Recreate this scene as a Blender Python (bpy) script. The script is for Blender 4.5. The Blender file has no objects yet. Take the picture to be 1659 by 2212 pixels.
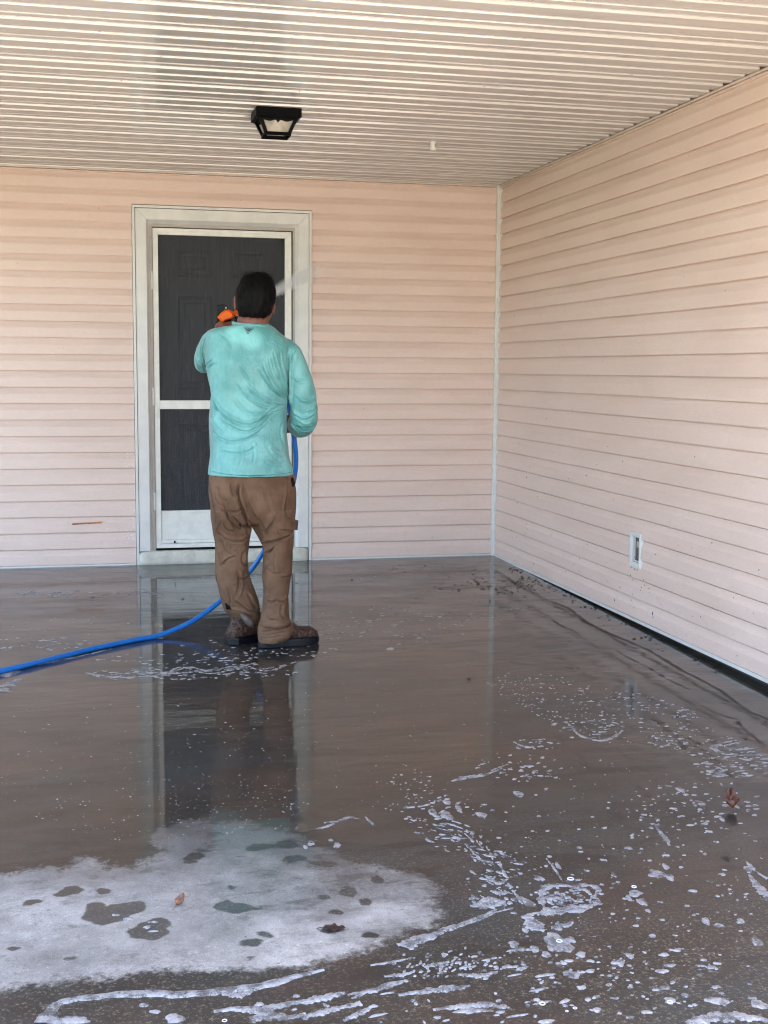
import bpy, bmesh, math, random
import numpy as np
from mathutils import Vector, Matrix
random.seed(7); RNG = np.random.default_rng(11)
SC = bpy.context.scene
COL = SC.collection
R_ = math.radians

# ------------------------------------------------------------------ camera
CAM = np.array([-2.6622, -8.0412, 1.2364]); YAW, PITCH, ROLL, FPX = 0.2305, -0.1124, 0.0075, 2718.1
_f = np.array([math.sin(YAW)*math.cos(PITCH), math.cos(YAW)*math.cos(PITCH), math.sin(PITCH)])
_r0 = np.array([math.cos(YAW), -math.sin(YAW), 0.0]); _u0 = np.cross(_r0, _f)
_r = _r0*math.cos(ROLL) + _u0*math.sin(ROLL); _u = -_r0*math.sin(ROLL) + _u0*math.cos(ROLL)
cd = bpy.data.cameras.new('camera'); cam = bpy.data.objects.new('camera', cd); COL.objects.link(cam)
M = Matrix(((_r[0], _u[0], -_f[0], CAM[0]), (_r[1], _u[1], -_f[1], CAM[1]), (_r[2], _u[2], -_f[2], CAM[2]), (0, 0, 0, 1)))
cam.matrix_world = M
cd.sensor_fit = 'HORIZONTAL'; cd.sensor_width = 36.0; cd.lens = 36.0*FPX/1659.0
cd.clip_start = 0.05; cd.clip_end = 2000
SC.camera = cam

# ------------------------------------------------------------------ sky, sun, exposure
SUN_EL = 84.0
w = bpy.data.worlds.new('World'); SC.world = w; w.use_nodes = True
nt = w.node_tree; nt.nodes.clear()
sky = nt.nodes.new('ShaderNodeTexSky'); sky.sky_type = 'NISHITA'; sky.sun_disc = False
sky.sun_elevation = R_(SUN_EL); sky.sun_rotation = R_(0.0); sky.air_density = 1.0; sky.dust_density = 1.5; sky.ozone_density = 1.0
bg = nt.nodes.new('ShaderNodeBackground'); bg.inputs['Strength'].default_value = 0.15
ow = nt.nodes.new('ShaderNodeOutputWorld')
nt.links.new(sky.outputs[0], bg.inputs[0]); nt.links.new(bg.outputs[0], ow.inputs[0])
sd = bpy.data.lights.new('sun', 'SUN'); sd.energy = 5.0; sd.angle = R_(0.5); sd.color = (1.0, 0.95, 0.87)
so = bpy.data.objects.new('sun', sd); COL.objects.link(so)
so.rotation_euler = Vector((0, -math.cos(R_(SUN_EL)), -math.sin(R_(SUN_EL)))).to_track_quat('-Z', 'Y').to_euler()
so.location = (0, 20, 40)
SC.view_settings.view_transform = 'Standard'; SC.view_settings.look = 'None'
SC.view_settings.gamma = 1.0; SC.view_settings.use_curve_mapping = False
SC.view_settings.exposure = 3.08
SC.render.engine = 'CYCLES'
try:
    SC.cycles.use_denoising = True
    SC.cycles.max_bounces = 12; SC.cycles.diffuse_bounces = 6; SC.cycles.transparent_max_bounces = 16
    SC.cycles.sample_clamp_indirect = 6.0; SC.cycles.volume_bounces = 4; SC.cycles.pixel_filter_type = 'BLACKMAN_HARRIS'; SC.cycles.filter_width = 1.15
except Exception:
    pass

# ------------------------------------------------------------------ geometry of the view, used only to read positions off the walls and floor
FS = 0.0095                      # the slab falls 0.95 % towards the driveway
def ray(x, y):
    return _f + _r*(x-829.5)/FPX + _u*(1106.0-y)/FPX
def on_plane(x, y, ax, val):
    d = ray(x, y); t = (val-CAM[ax])/d[ax]; return CAM + t*d
def on_floor(x, y):
    d = ray(x, y); t = (CAM[2]-FS*CAM[1])/(FS*d[1]-d[2]); return CAM + t*d
def fz(y): return FS*min(y, 0.0)

# ------------------------------------------------------------------ helpers
def tag(o, label=None, cat=None, group=None, kind=None):
    if label: o['label'] = label
    if cat: o['category'] = cat
    if group: o['group'] = group
    if kind: o['kind'] = kind
    return o
def empty(name, loc, label, cat, group=None):
    o = bpy.data.objects.new(name, None); COL.objects.link(o); o.location = loc; o.empty_display_size = 0.1
    return tag(o, label, cat, group)
def link(name, me, mats, parent=None, smooth=False):
    if mats is not None:
        for m in (mats if isinstance(mats, (list, tuple)) else [mats]): me.materials.append(m)
    o = bpy.data.objects.new(name, me); COL.objects.link(o)
    if parent is not None:
        o.parent = parent
        o.matrix_parent_inverse = Matrix.Translation(parent_world(parent)).inverted()
    if smooth:
        me.polygons.foreach_set('use_smooth', [True]*len(me.polygons)); me.update()
    return o
def parent_world(p):
    v = Vector((0, 0, 0)); q = p
    while q is not None:
        v += q.location + (q.matrix_parent_inverse.translation if q.parent else Vector((0, 0, 0))); q = q.parent
    return v
def mesh(name, V, F):
    me = bpy.data.meshes.new(name); me.from_pydata([tuple(map(float, v)) for v in V], [], [tuple(int(i) for i in f) for f in F]); me.update(); return me
class MB:
    """collects shapes for one mesh"""
    def __init__(s): s.V = []; s.F = []
    def add(s, V, F):
        n = len(s.V); s.V += [tuple(v) for v in V]; s.F += [tuple(i+n for i in f) for f in F]
    def box(s, x0, x1, y0, y1, z0, z1):
        s.add([(x0,y0,z0),(x1,y0,z0),(x1,y1,z0),(x0,y1,z0),(x0,y0,z1),(x1,y0,z1),(x1,y1,z1),(x0,y1,z1)],
              [(0,3,2,1),(4,5,6,7),(0,1,5,4),(1,2,6,5),(2,3,7,6),(3,0,4,7)])
    def loft(s, rings, cap=True):
        n = len(rings[0]); base = len(s.V)
        for r in rings: s.V += [tuple(v) for v in r]
        for i in range(len(rings)-1):
            for j in range(n):
                a = base+i*n+j; b = base+i*n+(j+1) % n
                s.F.append((a, b, b+n, a+n))
        if cap:
            s.F.append(tuple(base+j for j in reversed(range(n)))); s.F.append(tuple(base+(len(rings)-1)*n+j for j in range(n)))
    def build(s, name, m, parent=None, smooth=False, bevel=0.0):
        o = link(name, mesh(name, s.V, s.F), m, parent, smooth)
        bm = bmesh.new(); bm.from_mesh(o.data); bmesh.ops.recalc_face_normals(bm, faces=bm.faces); bm.to_mesh(o.data); bm.free()
        if bevel:
            b = o.modifiers.new('bevel', 'BEVEL'); b.width = bevel; b.segments = 2; b.limit_method = 'ANGLE'; b.angle_limit = R_(40)
        return o
def cr(pts, n):
    """catmull-rom through pts (k,d) -> n samples"""
    P = np.asarray(pts, float); P = np.vstack([2*P[0]-P[1], P, 2*P[-1]-P[-2]])
    t = np.linspace(0, len(P)-3-1e-9, n); i = t.astype(int); u = (t-i)[:, None]
    a, b, c, d = P[i], P[i+1], P[i+2], P[i+3]
    return 0.5*((2*b)+(-a+c)*u+(2*a-5*b+4*c-d)*u*u+(-a+3*b-3*c+d)*u**3)
def tube(mb, path, rad, n=12, cap=True):
    P = np.asarray(path, float); rad = np.broadcast_to(rad, (len(P),)); rings = []
    T = np.gradient(P, axis=0); T /= np.linalg.norm(T, axis=1)[:, None]
    nrm = np.cross(T[0], [0.13, 0.2, 1.0]); nrm /= np.linalg.norm(nrm)
    for p, t, r in zip(P, T, rad):
        nrm = nrm - t*(nrm@t); nrm /= np.linalg.norm(nrm); b = np.cross(t, nrm)
        rings.append([p+r*(math.cos(a)*nrm+math.sin(a)*b) for a in np.linspace(0, 2*math.pi, n, endpoint=False)])
    mb.loft(rings, cap)

# ------------------------------------------------------------------ materials
class NT:
    def __init__(s, name):
        s.m = bpy.data.materials.new(name); s.m.use_nodes = True; s.t = s.m.node_tree; s.t.nodes.clear()
        s.out = s.t.nodes.new('ShaderNodeOutputMaterial'); s.tc = s.t.nodes.new('ShaderNodeTexCoord')
        s.geo = s.t.nodes.new('ShaderNodeNewGeometry')
    def n(s, typ, **kw):
        nd = s.t.nodes.new(typ)
        for k, v in kw.items():
            if k.startswith('i_'):
                key = k[2:].replace('_', ' ')
                s.set(nd.inputs[key] if key in nd.inputs else nd.inputs[int(key)], v)
            else: setattr(nd, k, v)
        return nd
    def set(s, inp, v):
        if isinstance(v, bpy.types.NodeSocket): s.t.links.new(v, inp)
        elif isinstance(v, (tuple, list)) and len(v) == 3 and inp.type == 'RGBA': inp.default_value = (*v, 1)
        else: inp.default_value = v
    def pos(s, scale=(1, 1, 1), loc=(0, 0, 0), rot=(0, 0, 0)):
        mp = s.n('ShaderNodeMapping'); s.t.links.new(s.geo.outputs['Position'], mp.inputs[0])
        mp.inputs['Scale'].default_value = scale; mp.inputs['Location'].default_value = loc; mp.inputs['Rotation'].default_value = rot
        return mp.outputs[0]
    def noise(s, vec, scale, detail=4, rough=0.55, dist=0.0):
        nd = s.n('ShaderNodeTexNoise'); s.t.links.new(vec, nd.inputs['Vector'])
        nd.inputs['Scale'].default_value = scale; nd.inputs['Detail'].default_value = detail
        nd.inputs['Roughness'].default_value = rough; nd.inputs['Distortion'].default_value = dist
        return nd.outputs['Fac']
    def rmp(s, v, a, b, c=0.0, d=1.0, smooth=True):
        nd = s.n('ShaderNodeMapRange'); nd.interpolation_type = 'SMOOTHSTEP' if smooth else 'LINEAR'
        s.set(nd.inputs[0], v); nd.inputs[1].default_value = a; nd.inputs[2].default_value = b
        s.set(nd.inputs[3], c); s.set(nd.inputs[4], d); return nd.outputs[0]
    def math(s, op, a, b=0.0, c=0.0):
        nd = s.n('ShaderNodeMath', operation=op); s.set(nd.inputs[0], a); s.set(nd.inputs[1], b)
        if op in ('MULTIPLY_ADD',): s.set(nd.inputs[2], c)
        return nd.outputs[0]
    def mix(s, f, a, b, blend='MIX'):
        nd = s.n('ShaderNodeMix', data_type='RGBA', blend_type=blend)
        s.set(nd.inputs[0], f); s.set(nd.inputs[6], a); s.set(nd.inputs[7], b); return nd.outputs[2]
    def attr(s, name): return s.n('ShaderNodeAttribute', attribute_name=name).outputs['Fac']
    def bump(s, h, strength, dist, nrm=None):
        nd = s.n('ShaderNodeBump'); s.set(nd.inputs['Height'], h); s.set(nd.inputs['Strength'], strength); nd.inputs['Distance'].default_value = dist
        if nrm is not None: s.t.links.new(nrm, nd.inputs['Normal'])
        return nd.outputs[0]
    def bsdf(s, **kw):
        nd = s.n('ShaderNodeBsdfPrincipled')
        for k, v in kw.items(): s.set(nd.inputs[k.replace('_', ' ')], v)
        s.t.links.new(nd.outputs[0], s.out.inputs[0]); return nd

def simple(name, col, rough=0.5, var=0.08, scale=20.0, bump=0.0, bscale=200.0, spec=0.5, metal=0.0, coat=0.0, bdist=0.001, stretch=(1, 1, 1)):
    k = NT(name); p = k.pos(stretch)
    nz = k.noise(p, scale, 5, 0.6)
    lo = tuple(c*(1-var) for c in col); hi = tuple(min(1, c*(1+var)) for c in col)
    c = k.mix(k.rmp(nz, 0.3, 0.7), lo, hi)
    b = k.bsdf(Base_Color=c, Roughness=k.rmp(nz, 0.3, 0.7, rough*0.85, min(1, rough*1.15)), Metallic=metal)
    b.inputs['Specular IOR Level'].default_value = spec; b.inputs['Coat Weight'].default_value = coat
    if bump: k.set(b.inputs['Normal'], k.bump(k.noise(p, bscale, 3), bump, bdist))
    return k.m

def siding_mat(name, along):
    k = NT(name); st = (1, 1, 1)
    s1 = (0.7, 0.7, 3.0)
    p = k.pos(s1); big = k.noise(p, 2.0, 4, 0.6)
    fine = k.noise(k.pos((6, 6, 90) if True else st), 6.0, 4, 0.6)          # embossed grain, drawn along the board
    spk = k.noise(k.pos(), 260.0, 2, 0.5)
    base = k.mix(k.rmp(big, 0.3, 0.7), (0.675, 0.502, 0.428), (0.735, 0.560, 0.486))
    base = k.mix(k.rmp(fine, 0.35, 0.65, 0.0, 0.35), base, (0.52, 0.43, 0.385))
    base = k.mix(k.rmp(spk, 0.70, 0.76, 0.0, 0.25), base, (0.25, 0.2, 0.17))
    sep = k.n('ShaderNodeSeparateXYZ'); k.t.links.new(k.geo.outputs['Position'], sep.inputs[0])
    grime = k.math('MULTIPLY', k.rmp(k.noise(k.pos((1, 1, 1)), 28.0, 6, 0.75), 0.56, 0.72), k.rmp(sep.outputs['Z'], 0.05, 0.9, 0.55, 0.0))
    base = k.mix(grime, base, (0.42, 0.36, 0.33))
    b = k.bsdf(Base_Color=base, Roughness=k.rmp(big, 0.3, 0.7, 0.36, 0.5))
    b.inputs['Specular IOR Level'].default_value = 0.45
    k.set(b.inputs['Normal'], k.bump(fine, 0.25, 0.0012, k.bump(big, 0.35, 0.006)))
    return k.m
M_SIDE = siding_mat('vinyl_siding', 0)
M_WHITE = simple('white_trim', (0.62, 0.605, 0.58), 0.35, 0.06, 9.0, 0.1, 60.0)
M_FRAME = simple('storm_door_paint', (0.70, 0.69, 0.65), 0.38, 0.08, 14.0, 0.15, 80.0)
M_SEAM = simple('dark_gap', (0.006, 0.0055, 0.0055), 0.8, spec=0.1)
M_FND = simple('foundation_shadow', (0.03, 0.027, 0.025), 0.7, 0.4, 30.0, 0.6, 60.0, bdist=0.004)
M_BLACK = simple('black_painted_metal', (0.0022, 0.0022, 0.003), 0.5, 0.25, 30.0, 0.2, 200.0, spec=0.05)
M_ROOF = simple('roof_covering', (0.16, 0.15, 0.14), 0.8, 0.2, 30.0)
M_STUCCO = simple('wall_core', (0.4, 0.36, 0.33), 0.8)
# ------------------------------------------------------------------ ground, driveway, carport slab
def sheet(name, x0, x1, y0, y1, zf, m, label=None):
    V = [(x0, y0, zf(y0)), (x1, y0, zf(y0)), (x1, y1, zf(y1)), (x0, y1, zf(y1))]
    o = link(name, mesh(name, V, [(0, 1, 2, 3)]), m); tag(o, kind='structure'); return o
kk = NT('lawn_grass'); gn = kk.noise(kk.pos(), 1.4, 8, 0.7); gf = kk.noise(kk.pos(), 90.0, 4, 0.7)
gc = kk.mix(kk.rmp(gn, 0.3, 0.7), (0.05, 0.085, 0.025), (0.09, 0.11, 0.04)); gc = kk.mix(kk.rmp(gf, 0.4, 0.65, 0, 0.6), gc, (0.12, 0.11, 0.05))
gb = kk.bsdf(Base_Color=gc, Roughness=0.9); kk.set(gb.inputs['Normal'], kk.bump(gf, 1.0, 0.03))
M_GRASS = kk.m
kk = NT('sunlit_concrete'); gn = kk.noise(kk.pos(), 1.8, 8, 0.65); gf = kk.noise(kk.pos(), 160.0, 4, 0.7)
gc = kk.mix(kk.rmp(gn, 0.3, 0.7), (0.50, 0.42, 0.33), (0.60, 0.51, 0.41)); gc = kk.mix(kk.rmp(gf, 0.4, 0.7, 0, 0.4), gc, (0.3, 0.27, 0.23))
gb = kk.bsdf(Base_Color=gc, Roughness=0.85); kk.set(gb.inputs['Normal'], kk.bump(gf, 0.5, 0.004))
M_DRIVE = kk.m
GZ = -0.16
gd = link('ground', mesh('ground', [(-600, -600, GZ), (600, -600, GZ), (600, 600, GZ), (-600, 600, GZ)], [(0, 1, 2, 3)]), M_GRASS); tag(gd, kind='structure')
mb = MB()
mb.add([(-7.6, -6.0, -0.062), (1.4, -6.0, -0.062), (2.5, -26.0, -0.13), (-9.0, -26.0, -0.13), (-7.6, -6.0, -0.3), (1.4, -6.0, -0.3), (2.5, -26.0, -0.3), (-9.0, -26.0, -0.3)],
       [(0, 3, 2, 1), (4, 5, 6, 7), (0, 1, 5, 4), (1, 2, 6, 5), (2, 3, 7, 6), (3, 0, 4, 7)])
dv = mb.build('driveway', M_DRIVE); tag(dv, kind='structure')

# --- traced shapes, in floor metres
def FP(pts): return np.array([on_floor(x, y)[:2] for x, y in pts])
DRY = FP([(-60,1893),(0,1888),(60,1874),(130,1868),(165,1850),(205,1848),(235,1870),(270,1879),(300,1876),(330,1852),(350,1836),(322,1812),(345,1790),(420,1768),(520,1772),(600,1788),(640,1802),(700,1830),(760,1858),(830,1868),(900,1888),(928,1902),(945,1925),(935,1950),(957,1975),(940,1990),(950,2002),(900,2012),(860,2026),(800,2048),(740,2068),(650,2086),(560,2096),(430,2090),(330,2090),(250,2106),(150,2116),(60,2131),(0,2142),(-60,2150)])
HOLES = [(245,1972,62,22,10),(325,2008,52,20,12),(205,1960,22,12,0),(223,1925,18,7,0),(70,1949,21,8,0),(487,1958,26,13,0),(520,1962,34,10,0),(500,1917,12,5,0),(558,1961,16,5,0),(800,2020,19,8,0),(715,2007,26,9,-5),(700,1938,15,6,0),(752,1926,24,11,8),(790,1948,17,8,0),(725,1970,16,7,0),(27,2050,15,6,0),(152,2070,14,6,0),(545,2035,30,8,0),(568,2016,16,6,0),(530,2038,18,7,0),(540,2070,14,5,0),(580,2024,12,5,0),(150,1925,32,10,5),(635,1855,26,9,0),(700,1866,30,8,0),(560,1830,30,9,0),(420,1850,26,8,0),(640,2068,10,4,0),(410,1862,16,5,0),(620,1825,34,8,0),(815,1900,18,8,0)]
LINES = [  # dark streak lines put into the wet slab's colour (pixel width, strength)
 ([(1305,1308),(1342,1332),(1372,1362),(1408,1395),(1450,1430),(1485,1470),(1515,1510),(1540,1550),(1575,1600),(1640,1650)], 0.012, 0.15),
 ([(1198,1302),(1225,1312),(1244,1326),(1270,1346),(1310,1366),(1354,1384),(1400,1404),(1430,1422),(1476,1450),(1521,1472),(1560,1494),(1590,1518),(1620,1538),(1665,1556)], 0.011, 0.85),
 ([(1331,1404),(1345,1414),(1370,1427),(1400,1442),(1438,1465),(1484,1488)], 0.010, 0.75),
 ([(1518,1526),(1546,1540),(1576,1550),(1602,1555),(1594,1561),(1612,1580),(1645,1605)], 0.010, 0.75),
 ([(1190,1338),(1217,1354),(1240,1364)], 0.012, 0.6),
 ([(1180,1575),(1240,1620),(1280,1670),(1320,1735),(1360,1800)], 0.020, 0.4),
 ([(1400,1545),(1450,1585),(1500,1600),(1545,1640),(1600,1700)], 0.016, 0.45),
 ([(1210,1420),(1250,1445),(1285,1470)], 0.014, 0.4),
 ([(1330,1480),(1390,1530),(1440,1570),(1480,1620)], 0.016, 0.45),
 ([(1380,1700),(1430,1740),(1500,1790),(1570,1860)], 0.022, 0.4),
 ([(1240,1560),(1300,1600),(1380,1650),(1450,1720)], 0.018, 0.35),
 ([(0,1310),(40,1316),(120,1312),(200,1318)], 0.03, 0.25),
 ([(0,1545),(80,1552),(160,1548),(240,1556)], 0.03, 0.22),
 ([(440,1325),(500,1330),(560,1326)], 0.02, 0.5)]
def poly_sdf(P, poly):
    d = np.full(len(P), 1e9); inside = np.zeros(len(P), bool); n = len(poly)
    for i in range(n):
        a = poly[i]; b = poly[(i+1) % n]; ab = b-a
        t = np.clip(((P-a)@ab)/(ab@ab+1e-12), 0, 1)
        d = np.minimum(d, np.linalg.norm(P-(a+t[:, None]*ab), axis=1))
        c = ((a[1] > P[:, 1]) != (b[1] > P[:, 1])) & (P[:, 0] < (b[0]-a[0])*(P[:, 1]-a[1])/(b[1]-a[1]+1e-12)+a[0]); inside ^= c
    return np.where(inside, d, -d)
def line_d(P, ln):
    d = np.full(len(P), 1e9)
    for a, b in zip(ln[:-1], ln[1:]):
        ab = b-a; t = np.clip(((P-a)@ab)/(ab@ab+1e-12), 0, 1)
        d = np.minimum(d, np.linalg.norm(P-(a+t[:, None]*ab), axis=1))
    return d
def floor_mesh():
    xs = np.concatenate([np.linspace(-7.6, -3.4, 20), np.arange(-3.36, 0.0201, 0.015), [0.12]])
    ys = np.concatenate([[0.10], np.arange(0.0, -5.985, -0.015), [-6.0]])
    X, Y = np.meshgrid(xs, ys); P = np.stack([X.ravel(), Y.ravel()], 1)
    Z = FS*np.minimum(P[:, 1], 0)
    dry = poly_sdf(P, DRY); hole = np.full(len(P), -0.5)
    for (cx, cy, rx, ry, a) in HOLES:
        c = on_floor(cx, cy)[:2]; ex = on_floor(cx+rx, cy)[:2]-c; ey = on_floor(cx, cy-ry)[:2]-c
        ca, sa = math.cos(R_(a)), math.sin(R_(a)); q = P-c
        lx = np.linalg.norm(ex); ly = np.linalg.norm(ey); ux = ex/lx; uy = ey/ly
        u = (q@ux*ca-(q@uy)*sa)/lx; v = ((q@ux)*sa+(q@uy)*ca)/ly
        irr = 1+0.16*np.sin(2*np.arctan2(v, u)+cx)+0.12*np.sin(3*np.arctan2(v, u)+cy)+0.07*np.sin(7*np.arctan2(v, u)+cx*cy)
        dh = (irr-np.sqrt(u*u+v*v))*min(lx, ly); hole = np.maximum(hole, dh)
    dark_line = np.zeros(len(P))
    for pts, wd, st in LINES:
        d = line_d(P, FP(pts)); dark_line = np.maximum(dark_line, (0.46+0.52*st)*np.exp(-(d/(wd*1.9))**2))
    nx, ny = len(xs), len(ys)
    idx = np.arange(nx*ny).reshape(ny, nx)
    F = np.stack([idx[:-1, :-1], idx[1:, :-1], idx[1:, 1:], idx[:-1, 1:]], -1).reshape(-1, 4)
    me = bpy.data.meshes.new('floor'); me.vertices.add(len(P)); me.vertices.foreach_set('co', np.column_stack([P, Z]).ravel())
    me.loops.add(F.size); me.loops.foreach_set('vertex_index', F.ravel().astype(np.int32))
    me.polygons.add(len(F)); me.polygons.foreach_set('loop_start', np.arange(0, F.size, 4, dtype=np.int32))
    me.polygons.foreach_set('loop_total', np.full(len(F), 4, dtype=np.int32)); me.update(calc_edges=True); me.validate()
    for nm, v in (('dry', np.clip(dry, -0.5, 0.5)), ('trail', dark_line), ('spot', np.clip(hole, -0.1, 0.1))):
        at = me.attributes.new(nm, 'FLOAT', 'POINT'); at.data.foreach_set('value', v.astype(np.float32))
    return me
k = NT('wet_concrete')
P1 = k.pos()
warp = k.noise(P1, 9.0, 6, 0.7); warp2 = k.noise(P1, 55.0, 4, 0.7)
wv = k.math('ADD', k.math('MULTIPLY', k.math('SUBTRACT', warp, 0.5), 0.15), k.math('MULTIPLY', k.math('SUBTRACT', warp2, 0.5), 0.10))
dr = k.math('ADD', k.attr('dry'), wv)
sepd = k.n('ShaderNodeSeparateXYZ'); k.t.links.new(k.geo.outputs['Position'], sepd.inputs[0])
fade = k.math('SUBTRACT', k.math('MULTIPLY', sepd.outputs['Y'], -1.0), k.math('MULTIPLY', k.math('ADD', sepd.outputs['X'], 2.5), 0.35))
fade = k.rmp(k.math('ADD', fade, k.math('MULTIPLY', k.math('SUBTRACT', k.noise(P1, 7.0, 5, 0.7), 0.5), 0.7)), 4.60, 5.20, 0.30, 1.0)
dryf = k.math('MULTIPLY', k.math('MULTIPLY', k.rmp(dr, -0.018, 0.024), fade), k.rmp(k.noise(k.pos((1, 1, 1), (5, 2, 0)), 5.0, 5, 0.65), 0.34, 0.56, 0.65, 1.0))                           # 0 wet .. 1 dried
damp = k.rmp(k.noise(k.pos((1, 1.6, 1)), 13.0, 5, 0.65), 0.54, 0.62)
dryf = k.math('MULTIPLY', dryf, k.math('SUBTRACT', 1.0, k.math('MULTIPLY', damp, k.math('MULTIPLY_ADD', fade, -0.62, 0.78))))
damp2 = k.rmp(k.noise(P1, 3.6, 4, 0.6), 0.35, 0.62, 1.0, 0.0)
dryf = k.math('MULTIPLY', dryf, k.math('SUBTRACT', 1.0, k.math('MULTIPLY', damp2, 0.28)))
spotf = k.rmp(k.math('ADD', k.attr('spot'), k.math('MULTIPLY', k.math('SUBTRACT', warp2, 0.5), 0.012)), -0.002, 0.005)
dryf = k.math('MULTIPLY', dryf, k.math('SUBTRACT', 1.0, k.math('MULTIPLY', spotf, 0.88)))
# concrete tones: large brown/grey clouds, sand grains
big = k.noise(k.pos((1, 1.6, 1), (3.1, 0.7, 0)), 0.9, 5, 0.55)
mid = k.noise(k.pos((1, 2.2, 1), (0, 0, 0), (0, 0, -0.25)), 3.2, 8, 0.70, 0.6)
grain = k.noise(P1, 300.0, 4, 0.75); grain2 = k.noise(P1, 120.0, 5, 0.8)
wetc = k.mix(k.rmp(big, 0.38, 0.62), (0.036, 0.040, 0.038), (0.044, 0.032, 0.024))
wetc = k.mix(k.rmp(mid, 0.40, 0.62, 0.0, 0.85), wetc, (0.020, 0.018, 0.016))
wetc = k.mix(k.rmp(grain, 0.34, 0.58, 0.6, 0.0), wetc, (0.020, 0.017, 0.014))
sepg = k.n('ShaderNodeSeparateXYZ'); k.t.links.new(k.geo.outputs['Position'], sepg.inputs[0])
nearg = k.rmp(k.math('ADD', sepg.outputs['Y'], k.math('MULTIPLY', k.math('SUBTRACT', big, 0.5), 2.0)), -5.7, -4.7, 1.0, 0.10)
wetc = k.mix(k.math('MULTIPLY', k.rmp(grain2, 0.52, 0.66, 0.0, 0.95), nearg), wetc, (0.20, 0.165, 0.12))
dryc = k.mix(k.rmp(k.noise(P1, 6.0, 6, 0.65), 0.3, 0.7), (0.31, 0.278, 0.243), (0.43, 0.386, 0.338))
dryc = k.mix(k.rmp(grain, 0.32, 0.55, 0.7, 0.0), dryc, (0.17, 0.16, 0.16))
dryc = k.mix(k.rmp(k.noise(P1, 110.0, 5, 0.8), 0.55, 0.68, 0.0, 0.7), dryc, (0.54, 0.50, 0.45))
dryc = k.mix(k.rmp(k.noise(P1, 23.0, 6, 0.75), 0.56, 0.68, 0.0, 0.6), dryc, (0.15, 0.13, 0.11))
colr = k.mix(dryf, wetc, dryc)
trl = k.rmp(k.math('ADD', k.attr('trail'), k.math('MULTIPLY', k.math('SUBTRACT', k.noise(k.pos((1, 1, 1)), 22.0, 6, 0.75), 0.5), 0.9)), 0.60, 0.80, 0.0, 0.9)
colr = k.mix(trl, colr, (0.014, 0.008, 0.007))
colr = k.mix(k.rmp(k.noise(P1, 38.0, 3, 0.6), 0.70, 0.76, 0.0, 0.6), colr, (0.03, 0.018, 0.013))
strk = k.noise(k.pos((1.0, 4.5, 1), (0, 0, 0), (0, 0, 0.12)), 2.6, 6, 0.62, 0.8)
colr = k.mix(k.math('MULTIPLY', k.rmp(strk, 0.57, 0.66, 0.0, 0.75), k.math('SUBTRACT', 1.0, dryf)), colr, (0.022, 0.017, 0.015))
brn = k.noise(k.pos((1, 1.5, 1), (2.2, 6.1, 0)), 1.5, 4, 0.6)
colr = k.mix(k.math('MULTIPLY', k.rmp(brn, 0.52, 0.66, 0.0, 0.38), k.math('SUBTRACT', 1.0, dryf)), colr, (0.062, 0.034, 0.024))
# film of water: long lazy ripples far off, mottled where it thins
rip = k.noise(k.pos((0.6, 3.2, 1), (0, 0, 0), (0, 0, 0.06)), 2.6, 4, 0.55, 0.4)
rip2 = k.noise(k.pos((0.7, 2.4, 1)), 24.0, 3, 0.6)
rip3 = k.noise(P1, 120.0, 3, 0.6)
sep = k.n('ShaderNodeSeparateXYZ'); k.t.links.new(k.geo.outputs['Position'], sep.inputs[0])
thin = k.rmp(k.math('ADD', sep.outputs['Y'], k.math('MULTIPLY', k.math('SUBTRACT', big, 0.5), 1.2)), -5.5, -4.2, 1.0, 0.0)   # the film thins towards the driveway
coatn = k.bump(rip, 0.5, 0.0030); coatn = k.bump(rip2, 0.16, 0.0009, coatn); coatn = k.bump(rip3, k.math('MULTIPLY_ADD', thin, 0.5, 0.015), 0.0006, coatn)
basen = k.bump(grain, 0.6, 0.0012)
b = k.bsdf(Base_Color=colr, Roughness=k.rmp(dryf, 0, 1, 0.45, 0.85))
b.inputs['Specular IOR Level'].default_value = 0.12
k.set(b.inputs['Normal'], basen)
film = k.math('MULTIPLY', k.rmp(big, 0.36, 0.64, 0.80, 1.0), k.rmp(strk, 0.45, 0.70, 1.0, 0.82))
cw = k.math('MULTIPLY', k.math('MULTIPLY', k.math('SUBTRACT', 1.0, dryf), film), k.math('SUBTRACT', 1.0, k.math('MULTIPLY', trl, 1.0)))
k.set(b.inputs['Coat Weight'], cw); k.set(b.inputs['Coat Roughness'], k.rmp(mid, 0.45, 0.75, 0.001, 0.03)); b.inputs['Coat IOR'].default_value = 1.41
k.set(b.inputs['Coat Normal'], coatn)
M_WET = k.m
fl = link('floor', floor_mesh(), M_WET); tag(fl, kind='structure')

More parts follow.
